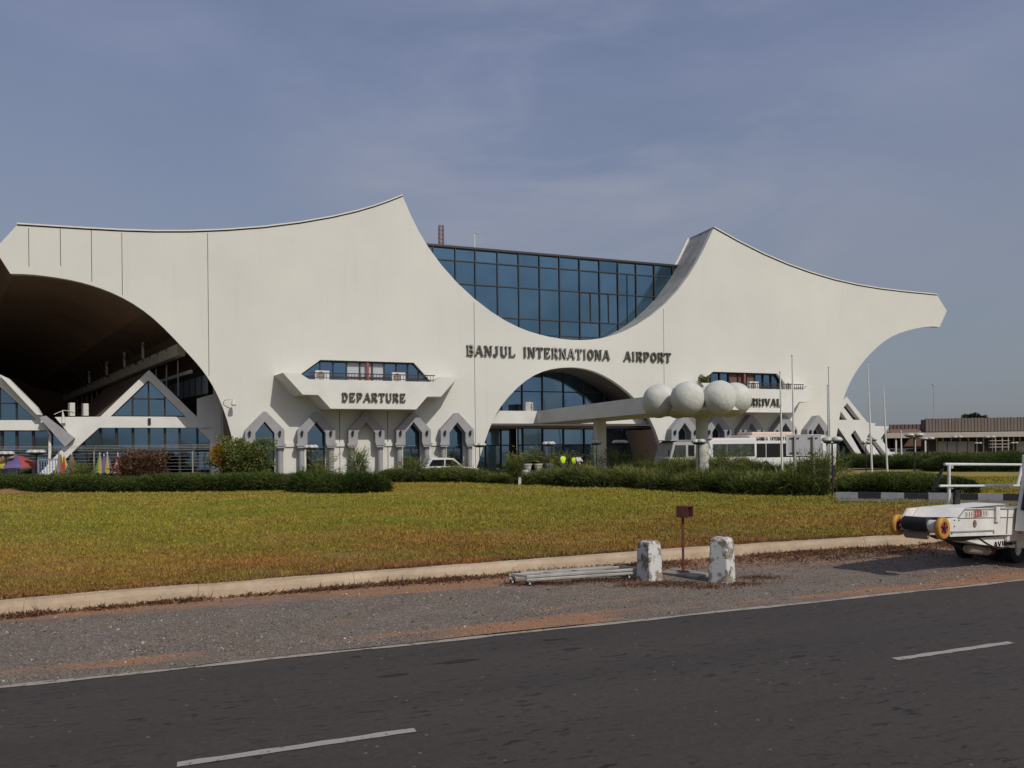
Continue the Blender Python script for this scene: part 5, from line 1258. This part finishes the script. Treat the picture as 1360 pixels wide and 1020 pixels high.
# ------------------------------------------------------------------ bollards, box post, slab, trolley frame
def bollard(x, y, w0, h_, rz, label):
    X, Y = gp(x, y); m = MB()
    prof = [(0, 1.04), (.3, 1.0), (.8, .93), (.93, .9), (.985, .82), (1.0, .68)]
    n_ = 4; 
    for t, s_ in prof:
        for sx, sy in ((-1,-1),(1,-1),(1,1),(-1,1)):
            m.v.append((sx*w0/2*s_+random.uniform(-.006, .006), sy*w0/2*s_+random.uniform(-.006, .006), -.04+t*(h_+.04)))
    for i in range(len(prof)-1):
        for k in range(4): a = i*4+k; b_ = i*4+(k+1) % 4; m.f.append((a, b_, b_+4, a+4)); m.mi.append(0)
    m.f.append(tuple(range(20, 24))); m.mi.append(0)
    o = m.build('bollard', M['bollard'], None, bevel=.022, seg=3); o.location = (X, Y, 0); o.rotation_euler = (0,0,rz); tag(o, label, 'bollard', 'whitewashed concrete bollards on the verge'); return o
bollard(862.5, 770.5, .285, .63, R(34), 'peeling white bollard left of the red post, nearer the metal frame')
bollard(959, 773, .31, .70, R(-38), 'peeling white bollard right of the red post, the larger of the two')
X, Y = gp(907.5, 763); e = empty('box_post', (X, Y, .05), 0, 'thin rusty red post carrying a small open dark red box', 'post')
zt = wp(907.5, 687, Y).z-.05; MB().bar((0,0,0), (0,0,zt), .035).build('post', M['rust'], e)
s_ = .205; m = MB(); hb = wp(907.5, 671.8, Y).z-.05-zt
for args in ((-s_/2, s_/2, -s_/2, -s_/2+.012, 0, hb), (-s_/2, -s_/2+.012, -s_/2+.012, s_/2, 0, hb), (-s_/2+.012, s_/2, s_/2-.012, s_/2, 0, hb), (-s_/2+.012, s_/2, -s_/2+.012, s_/2-.012, 0, .012), (-s_/2+.012, s_/2, -s_/2+.012, s_/2-.012, hb-.012, hb)): m.box(*args)
o = m.build('box', M['rust'], e); o.rotation_euler = (0,0,R(-38)); o.location = (.035, 0, zt)
MB().box(-.09, .09, -.09, .09, 0, .012).build('foot_plate', M['rust'], e)
cs = [gp(x, y, .0) for x, y in ((877,763),(926,770),(944,765),(895,757))]; ctr = (sum(c[0] for c in cs)/4, sum(c[1] for c in cs)/4)
m = MB(); m.add([(c[0]-ctr[0], c[1]-ctr[1], -.01) for c in cs]+[(c[0]-ctr[0], c[1]-ctr[1], .048) for c in cs], [(4,5,6,7),(0,1,5,4),(1,2,6,5),(2,3,7,6),(3,0,4,7)])
o = m.build('concrete_slab', M['concrete'], None, bevel=.01); o.location = (*ctr, 0); tag(o, 'flat square concrete slab under the red post', 'slab')
# trolley frame
A, B = Vector((*gp(699, 779), 0)), Vector((*gp(676, 776.5), 0)); A2, B2 = Vector((*gp(845, 769), 0)), Vector((*gp(826, 765.5), 0))
e = empty('trolley_frame', tuple(A), 0, 'low grey steel trolley frame lying on small castors beside the bollard', 'trolley'); A2 -= A; B -= A; B2 -= A; A = Vector((0,0,0)); up = lambda v, z: (v.x, v.y, z)
for p, q in ((A, A2), (B, B2)):
    m = MB(); m.bar(up(p, .150), up(q, .155), .036, .04); m.bar(up(p, .098), up(q, .10), .036, .04); m.build('side_rail', M['steel'], e, bevel=.006)
for t_ in (.02, .30, .55, .99): MB().bar(up(A.lerp(A2, t_), .15), up(B.lerp(B2, t_), .15), .04, .036).build('cross_bar', M['steel'], e)
MB().bar(up(A.lerp(A2, .12), .18), up(A.lerp(A2, .7), .182), .03, .018).build('loose_slat', M['steel'], e); MB().bar(up(B.lerp(B2, .1), .18), up(B.lerp(B2, .9), .182), .03, .018).build('loose_slat', M['steel'], e)
m = MB(); m.bar(up(A2, .13)+() if 0 else up(A2.lerp(B2, .0), .1), up(A2.lerp(B2, 1.), .1), .06, .16); m.build('end_plate', M['steel'], e)
for p in (A.lerp(A2, .03), B.lerp(B2, .03), A.lerp(A2, .93), B.lerp(B2, .93)):
    w_ = MB().lathe([(.02,-.015),(.05,-.015),(.055,-.008),(.055,.008),(.05,.015),(.02,.015)], (0,0,0), 16, 'y', loop=True).build('castor', M['tyre'], e, smooth=40); w_.location = (p.x, p.y, .046); w_.scale = (.83, .83, .83)
    b_ = MB(); b_.bar((-.0,-.028,.0), (-.02,-.028,.06), .03, .012); b_.bar((0,.028,0), (-.02,.028,.06), .03, .012); b_.box(-.05, .02, -.035, .035, .055, .07); b_.build('fork', M['steel'], w_)
    MB().lathe([(.022,-.03),(.022,.03)], (0,0,0), 10, 'y').build('hub', M['ac'], w_)

# ------------------------------------------------------------------ belt loader
near = (6.64, 11.9); LF = Frame(near, R(32)); e = empty('belt_loader', (*near, 0), LF.ang, 'white aircraft belt loader with yellow bumper wheels cut by the right edge of the picture', 'belt loader')
L = LF.un; W_ = .70
z_ax = L(1250.6, 701.8)[1]
def poly_b(l, q=0.): return [L(x, y, q) for x, y in l]
def disc_wheel(q, sgn):
    t = MB().lathe([(.10,-.035),(.145,-.045),(.168,-.03),(.172,0),(.168,.03),(.145,.045),(.10,.035)], (0,0,0), 30, 'y', loop=True).build('bumper_wheel', M['yellow'], e, smooth=50); t.location = (0, q, z_ax)
    MB().lathe([(.10,-.025),(.10,.025)], (0,0,0), 24, 'y').build('hub', M['magenta'], t, smooth=30)
    sp_ = MB()
    for k in range(5):
        a = R(72*k+10); sp_.bar((.015*math.cos(a), -.030, .015*math.sin(a)), (.085*math.cos(a), -.030, .085*math.sin(a)), .022, .012, up=(0,1,0))
    sp_.lathe([(.028,-.045),(.028,.045)], (0,0,0), 12, 'y'); sp_.build('spokes', M['black'], t)
disc_wheel(0, -1); disc_wheel(W_+.02, 1)
MB().lathe([(.095,.19),(.105,.2),(.105,W_-.1),(.095,W_-.09)], (0,0,z_ax+.05), 24, 'y').build('front_roller', M['rubber'], e, smooth=40)
MB().lathe([(.085,.08),(.09,.10),(.09,.19)], (0,0,z_ax+.03), 18, 'y').build('roller_end', M['ac'], e, smooth=40)
MB().lathe([(.03,-.02),(.03,W_+.02)], (0,0,z_ax), 10, 'y').build('axle', M['steel'], e)
body = poly_b([(1258,689),(1272.5,687.5),(1281.5,675.3),(1346,674.5),(1400,674),(1400,710),(1338,710.5),(1262,713)], .07)
MB().plate(body, (), .07, .11).build('side_panel', M['loader'], e, bevel=.004)
zt = L(1281, 673, .1)[1]; pA = body
QF = W_*.93
dk0, dk1 = L(1212, 686.5, QF), L(1220.5, 673, QF)
d = MB(); x0 = body[2][0]; zd = body[2][1]+.006
A_, B_, C_, D_ = (body[1][0], .068, body[1][1]+.006), (x0, .068, zd), (dk1[0], QF, zd), (dk0[0], QF, dk0[1])
d.add([A_, B_, C_, D_, (2.2, .068, zd), (2.2, QF, zd)], [(0,1,2,3), (1,4,5,2)])
d.box(B_[0]+.03, 2.2, .13, W_-.05, z_ax-.05, zd-.02); d.build('deck_cover', M['loader'], e)
# far side panel and belt
MB().plate([(.02, z_ax-.08), (2.2, z_ax-.02), (2.2, zd-.01), (.22, zd-.01), (.05, z_ax+.10)], (), W_-.04, W_).build('side_panel', M['loader'], e)
MB().box(-.03, 2.2, .20, W_-.1, z_ax-.06, z_ax+.02).build('belt', M['rubber'], e)
MB().tube([(.12,.3,z_ax-.14), (.12, W_-.05, z_ax-.14)], .07, 14).build('spare_roller', M['concrete'], e, smooth=50)
# trim: hatch outline, lower strip, rivets, hinge
m = MB(); 
def strip(p, q, w_=.012, q0=.058): 
    a = L(*p, .07); b_ = L(*q, .07); m.bar((a[0], q0, a[1]), (b_[0], q0, b_[1]), w_, .012, up=(0,1,0))
strip((1282,676.6),(1320,675.8)); strip((1320,676),(1321.5,692)); strip((1262,706.4),(1319,704.2), .02); strip((1319,704),(1319,709)); strip((1338,675),(1336,709)); strip((1272,687.5),(1281,676)); strip((1328,675.5),(1350,675.2), .016); strip((1272.5,687.8),(1345,686.5), .005)
m.build('panel_seams', M['steel'], e)
m = MB(); 
for x, y in ((1267,691),(1273,691),(1267,699),(1327.5,686),(1327.5,689),(1327.5,692),(1263.5,709)):
    a, z = L(x, y, .07); MB().lathe([(.008,.055),(.008,.069)], (a, 0, z), 8, 'y').build('bolt', M['black'], e)
a0, z1 = L(1322.5, 673.5, .04); a1, z0 = L(1328, 693, .04); MB().box(a0, a1, .03, .068, z0, z1).build('hinge', M['loader'], e, bevel=.004)
m = MB(); (a0, z1), (a1, z0) = L(1282, 679.5, .07), L(1312.5, 684.8, .07); mw = (a1-a0)/3
for i, mm_ in enumerate(('post', 'red', 'post')): MB().box(a0+i*mw, a0+(i+1)*mw-.004, .060, .069, z0, z1).build('sticker', M[{'post':'ac','red':'ured'}[mm_] if 1 else mm_], e)
for k in range(3):
    for i in range(3):
        x = a0+.02+(k*3+i)*(a1-a0-.04)/9; m = MB(); m.box(x, x+.009, .056, .0595, z0+.012, z1-.010); m.box(x+.009, x+.022, .0555, .0595, (z0+z1)/2-.004, (z0+z1)/2+.004); m.build('sticker_print', M['rust'] if k != 1 else M['ac'], e)
a, z = L(1294.3, 695.5, .07)
t = MB().lathe([(.042,-.004),(.042,.004)], (0,0,0), 24, 'y').build('round_emblem', M['rust'], e); t.location = (a, .064, z); t.scale = (1.2, 1, 1.45)
m = MB(); m.lathe([(.034,-.008),(.034,-.0045)], (0,0,0), 24, 'y'); m.build('emblem_disc', M['concrete'], t)
m = MB(); m.bar((-.016,-.0095,-.012), (.0,-.0095,.02), .009, .004, up=(0,1,0)); m.bar((.0,-.0095,.02), (.014,-.0095,-.016), .009, .004, up=(0,1,0)); m.bar((-.02,-.0095,.012), (.018,-.0095,.004), .007, .004, up=(0,1,0)); m.build('emblem_mark', M['red'], t)
# chassis beam with lettering, tank, road wheel
MB().plate(poly_b([(1284,718.5),(1300,714.5),(1338,711.5),(1352,708.5),(1352,703),(1400,704),(1400,728.5),(1352,728.0),(1323,726),(1300,723)], .16), (), .16, W_).build('chassis', M['loader'], e, bevel=.008)
MB().plate(poly_b([(1262,713.3),(1338,711),(1338,713),(1300,716),(1275,719)], .2), (), .2, W_-.1).build('underframe', M['black'], e)
m = MB(); a0 = L(1319.5, 720, .16)[0]; ax1 = L(1353.5, 720, .16)[0]; z1 = L(1337, 717.6, .16)[1]; z0 = L(1337, 724.0, .16)[1]
word = 'AVIOGEI'; uu = (ax1-a0)/6.6; x = a0
for c in word:
    wd = uu*(.45 if c == 'I' else 1.0); glyph(m, c, x, z0, wd*.82, z1-z0, .148, .010, serif=False, th=.22); x += wd
m.build('lettering', M['black'], e)
a, z = L(1283, 729, .35); a2, z2 = L(1310, 731, .35); MB().tube([(a, .35, z), (a+.06, .35, z), (a2, .35, z2)], [.05, .085, .085], 16).build('tank', M['concrete'], e, smooth=50)
a, z = L(1316, 731, .35); MB().tube([(a2, .35, z2), (a+.02, .35, z)], .075, 14).build('tank_end', M['rust'], e)
MB().plate(poly_b([(1262,717),(1330,722),(1345,740),(1330,745),(1300,737),(1278,727)], .5), (), .5, W_-.05).build('axle_housing', M['black'], e)
for q in (.18, 1.0):
    a, z = L(1352, 735, .2); t = MB().lathe([(.14,-.09),(.23,-.1),(.27,-.07),(.275,0),(.27,.07),(.23,.1),(.14,.09)], (0,0,0), 28, 'y', loop=True).build('wheel', M['tyre'], e, smooth=45); t.location = (a+.02, q+.1, .275)
    MB().lathe([(.14,-.07),(.12,-.04),(.04,-.05)], (0,0,0), 18, 'y').build('rim', M['ac'], t)
a, z = L(1349.5, 729, .15); m = MB(); m.bar((a, .15, z+.08), (a, .15, z-.02), .02); m.tube([(a, .15, z-.02), (a+.02,.15,z-.05), (a-.02,.15,z-.06)], .012, 6); m.build('tow_hook', M['steel'], e)
m = MB(); a, z = L(1341, 714.5, .15); m.box(a-.07, a+.07, .12, .159, z+.0, z+.035); m.build('bracket', M['steel'], e); a, z = L(1352, 707, .1); m = MB(); m.box(a-.06, a+.06, .06, .1, z-.02, z+.02); m.build('bracket', M['steel'], e)
for dz_ in (0, .03):
    p_ = [L(1300, 714, .14), L(1312, 722+dz_*60, .14), L(1326, 729, .14), L(1340, 727, .14)]
    MB().tube([(a, .15+dz_, z) for a, z in p_], .010, 8).build('hydraulic_hose', M['rubber'], e, smooth=60)
(a0, z0), (a1, z1) = L(1270, 712, .3), L(1322, 727, .3); MB().tube([(a0, .3, z0), ((a0+a1)/2, .3, (z0+z1)/2)], .016, 10).build('ram_rod', M['steel'], e); MB().tube([((a0+a1)/2, .3, (z0+z1)/2), (a1, .3, z1)], .030, 12).build('ram_cylinder', M['black'], e)
# rails
Q = W_-.02; ra = L(1254.5, 616.5, Q); rb_ = L(1420, 617.5, Q)
MB().tube([(ra[0], Q, ra[1]), (rb_[0], Q, rb_[1])], .024, 10).build('handrail', M['post'], e, smooth=50)
ra = L(1246, 645.2, Q-.03); rb_ = L(1352, 645, Q-.03); MB().tube([(ra[0], Q-.05, ra[1]), (rb_[0], Q-.05, rb_[1])], .021, 10).build('handrail', M['post'], e, smooth=50)
p0, p1 = L(1260.3, 617, Q), L(1260.5, 672, Q); MB().tube([(p0[0], Q, p0[1]), (p1[0], Q, p1[1]-.02)], .026, 10).build('rail_post', M['post'], e, smooth=50)
for yy in (620, 647): a, z = L(1262.5, yy, Q); MB().box(a-.035, a+.035, Q-.035, Q+.035, z-.03, z+.03).build('clamp', M['steel'], e, bevel=.008)
p0, p1 = L(1358, 618, Q), L(1351, 645, Q); MB().tube([(p0[0], Q, p0[1]), (p1[0], Q, p1[1])], .03, 10).build('rail_post', M['post'], e)
a0, a1 = L(1252, 622, Q+.05), L(1239, 652, Q+.05); MB().bar((a0[0], Q+.05, a0[1]), (a1[0], Q+.05, a1[1]), .05, .02).build('hanging_strap', M['rubber'], e)
MB().plate(poly_b([(1266,672),(1274,672),(1273,651.5),(1271,650.5),(1269,653)], Q-.1), (), Q-.12, Q-.08).build('rubber_flap', M['rubber'], e)
# cab
cp = [L(1347.5, 705, .03), L(1350, 676, .03), L(1357, 634, .03), L(1357, 604, .03)]
MB().plate([cp[0], (cp[0][0]+1.3, cp[0][1]), (cp[0][0]+1.3, cp[3][1]), cp[3], cp[2], cp[1]], (), -.80, .03).build('cab', M['loader'], e, bevel=.012)
(c1a, c1z), (c2a, c2z) = cp[1], cp[2]
def on_slope(t, q, off): 
    d = Vector((c2a-c1a, c2z-c1z)); p = Vector((c1a, c1z))+d*t; nrm = Vector((-d.y, d.x)).normalized()*off; return (p.x+nrm.x, q, p.y+nrm.y)
MB().add([on_slope(-.02, -.74, .006), on_slope(-.02, -.06, .006), on_slope(.98, -.06, .006), on_slope(.98, -.74, .006)], [(0,1,2,3), (3,2,1,0)]).build('cab_window', M['busglass'], e)
m = MB(); cc = [on_slope(-.02, -.06, .01), on_slope(.98, -.06, .01), on_slope(.98, -.74, .01), on_slope(-.02, -.74, .01)]
for i in range(4): m.bar(cc[i], cc[(i+1) % 4], .03, .02)
m.build('window_seal', M['rubber'], e)
# the rest of the vehicle beyond the frame
MB().box(2.2, 3.6, .1, 1.35, .42, .95).build('rear_body', M['loader'], e, bevel=.04)
for q in (.2, 1.25):
    t = MB().lathe([(.14,-.09),(.23,-.1),(.275,0),(.23,.1),(.14,.09)], (0,0,0), 24, 'y', loop=True).build('wheel', M['tyre'], e, smooth=45); t.location = (3.3, q, .275)

# ------------------------------------------------------------------ far hall on the right
HF = Frame((wp(1230, 590, 118).x, 118.), R(-9)); e = empty('corrugated_hall', (*HF.o, 0), HF.ang, 'long low hall with a ribbed brown parapet, cream panels and dark openings', 'hall')
U = HF.un; aE = U(1560, 580)[0]; z_t = U(1230, 556)[1]; z_m = U(1230, 573.5)[1]; z_f0 = U(1230, 577)[1]; z_f1 = U(1230, 581.5)[1]
m = MB(); x = 0
while x < aE: m.box(x, x+.26, -.06, .3, z_m, z_t+random.uniform(-.04, .04)); m.box(x+.26, x+.46, .0, .3, z_m, z_t-.02); x += .46
m.build('ribbed_parapet', mat('weathered_brown_cladding', (.19, .152, .125), .85, .3, .6, stretch=(3, 1, .3)), e)
MB().box(.3, aE, .3, 3, .2, z_t-.1).build('hall_body', M['brownroof'], e)
aF0 = U(1172, 580)[0]; MB().box(aF0, aE, -2.2, .28, z_f1, z_m-.15).build('fascia', M['fascia'], e)
m = MB(); m.box(-.3, aE, .0, .28, .0, z_f1); m.build('front_wall', mat('dark_red_brown_wall', (.075, .04, .035), .85, .3, .4), e)
for x0, x1 in ((1246,1258),(1258.4,1271),(1271.4,1285),(1285.4,1294.5),(1350,1362),(1362.5,1400)):
    a0, a1 = U(x0, 590, -.3)[0], U(x1, 590, -.3)[0]; MB().box(a0, a1-.08, -.35, -.02, 0, U(x0, 586.3, -.3)[1]).build('wall_panel', M['panelc'], e)
m = MB()
for x in (1244,1252,1263,1275,1286,1297,1306,1318,1322,1331,1339,1346,1354): a = U(x, 590, -.1)[0]; m.box(a-.07, a+.07, -.2, -.022, 0, z_f1)
m.build('piers', M['beam'], e)
m = MB()
for x in (1322,1331,1339): a = U(x, 590, -2)[0]; m.tube([(a,-2,0), (a,-2,z_f1)], .07, 6)
for y in (585.5, 590, 594): (a0, z), (a1, _) = U(1313, y, -2), U(1341, y, -2); m.tube([(a0,-2,z), (a1,-2,z)], .06, 6)
m.build('scaffold', M['fascia'], e)
m = MB(); m.box(aF0+.5, -.3, 8, 8.3, 0, z_f1); m.box(aF0+.5, -.3, -2, 8, z_f1-.05, z_f1-.004); m.build('shed_interior', M['dark'], e)
m = MB()
for x in (1172, 1190, 1215, 1229): a = U(x, 590, -1.8)[0]; m.box(a-.1, a+.1, -1.9, -1.7, 0, z_f1-.005)
m.build('shed_posts', M['beam'], e)
e2 = empty('red_roofed_building', (*HF.o, 0), HF.ang, 'low building with red roof and ribbed ridge behind the shed of cars', 'building')
q = 6.; (a0, zb), (a1, _) = U(1184, 580, q), U(1229, 580, q); (t0, zt0), (t1, _) = U(1190, 569.5, q), U(1226, 569.5, q)
m = MB(); m.add([(a0, q, zb), (a1, q, zb), (t1, q+3, zt0), (t0, q+3, zt0)], [(0,1,2,3)]); m.box(a0+.3, a1-.3, q+.1, q+8, 0, zb-.01); m.build('roof', M['brick'], e2)
m = MB(); x = t0
z9 = U(1190, 563.8, q+3)[1]
while x < t1+1: m.box(x, x+.34, q+3.1, q+3.5, zt0-.3, z9); m.box(x+.34, x+.6, q+3.2, q+3.5, zt0-.3, z9-.02); x += .6
m.build('ridge_cladding', M['brownroof'], e2)
(a0, z0), (a1, z1) = U(1172, 580, q), U(1184, 573, q); MB().box(a0, a1-.1, q, q+5, 0, z1).build('annex', M['brick'], e2)
# tree behind the hall
tX, tY = wp(1293, 580, 165).x, 165.; e3 = empty('tree', (tX, tY, 0), 0, 'dark rounded tree crown just showing above the corrugated hall', 'tree')
zt = wp(1293, 550.5, tY).z; MB().tube([(0,0,0), (.2,0,zt*.4), (-.1,.2,zt*.7)], [.4, .3, .15], 8).build('trunk', M['bark'], e3)
n = 5000; d = rng.normal(size=(n, 3)); d /= np.linalg.norm(d, axis=1)[:, None]; r_ = rng.random(n)**.4*(1+.2*np.sin(d[:, 0]*7)*np.sin(d[:, 1]*6+1))
scatter_mesh('crown', d*r_[:, None]*np.array([2.6, 2.6, 1.7])+np.array([0, 0, zt-1.7]), d, rng.uniform(.3, .5, n), rng.uniform(.15, .3, n), rng.beta(2, 3, n), M['tree'], e3)
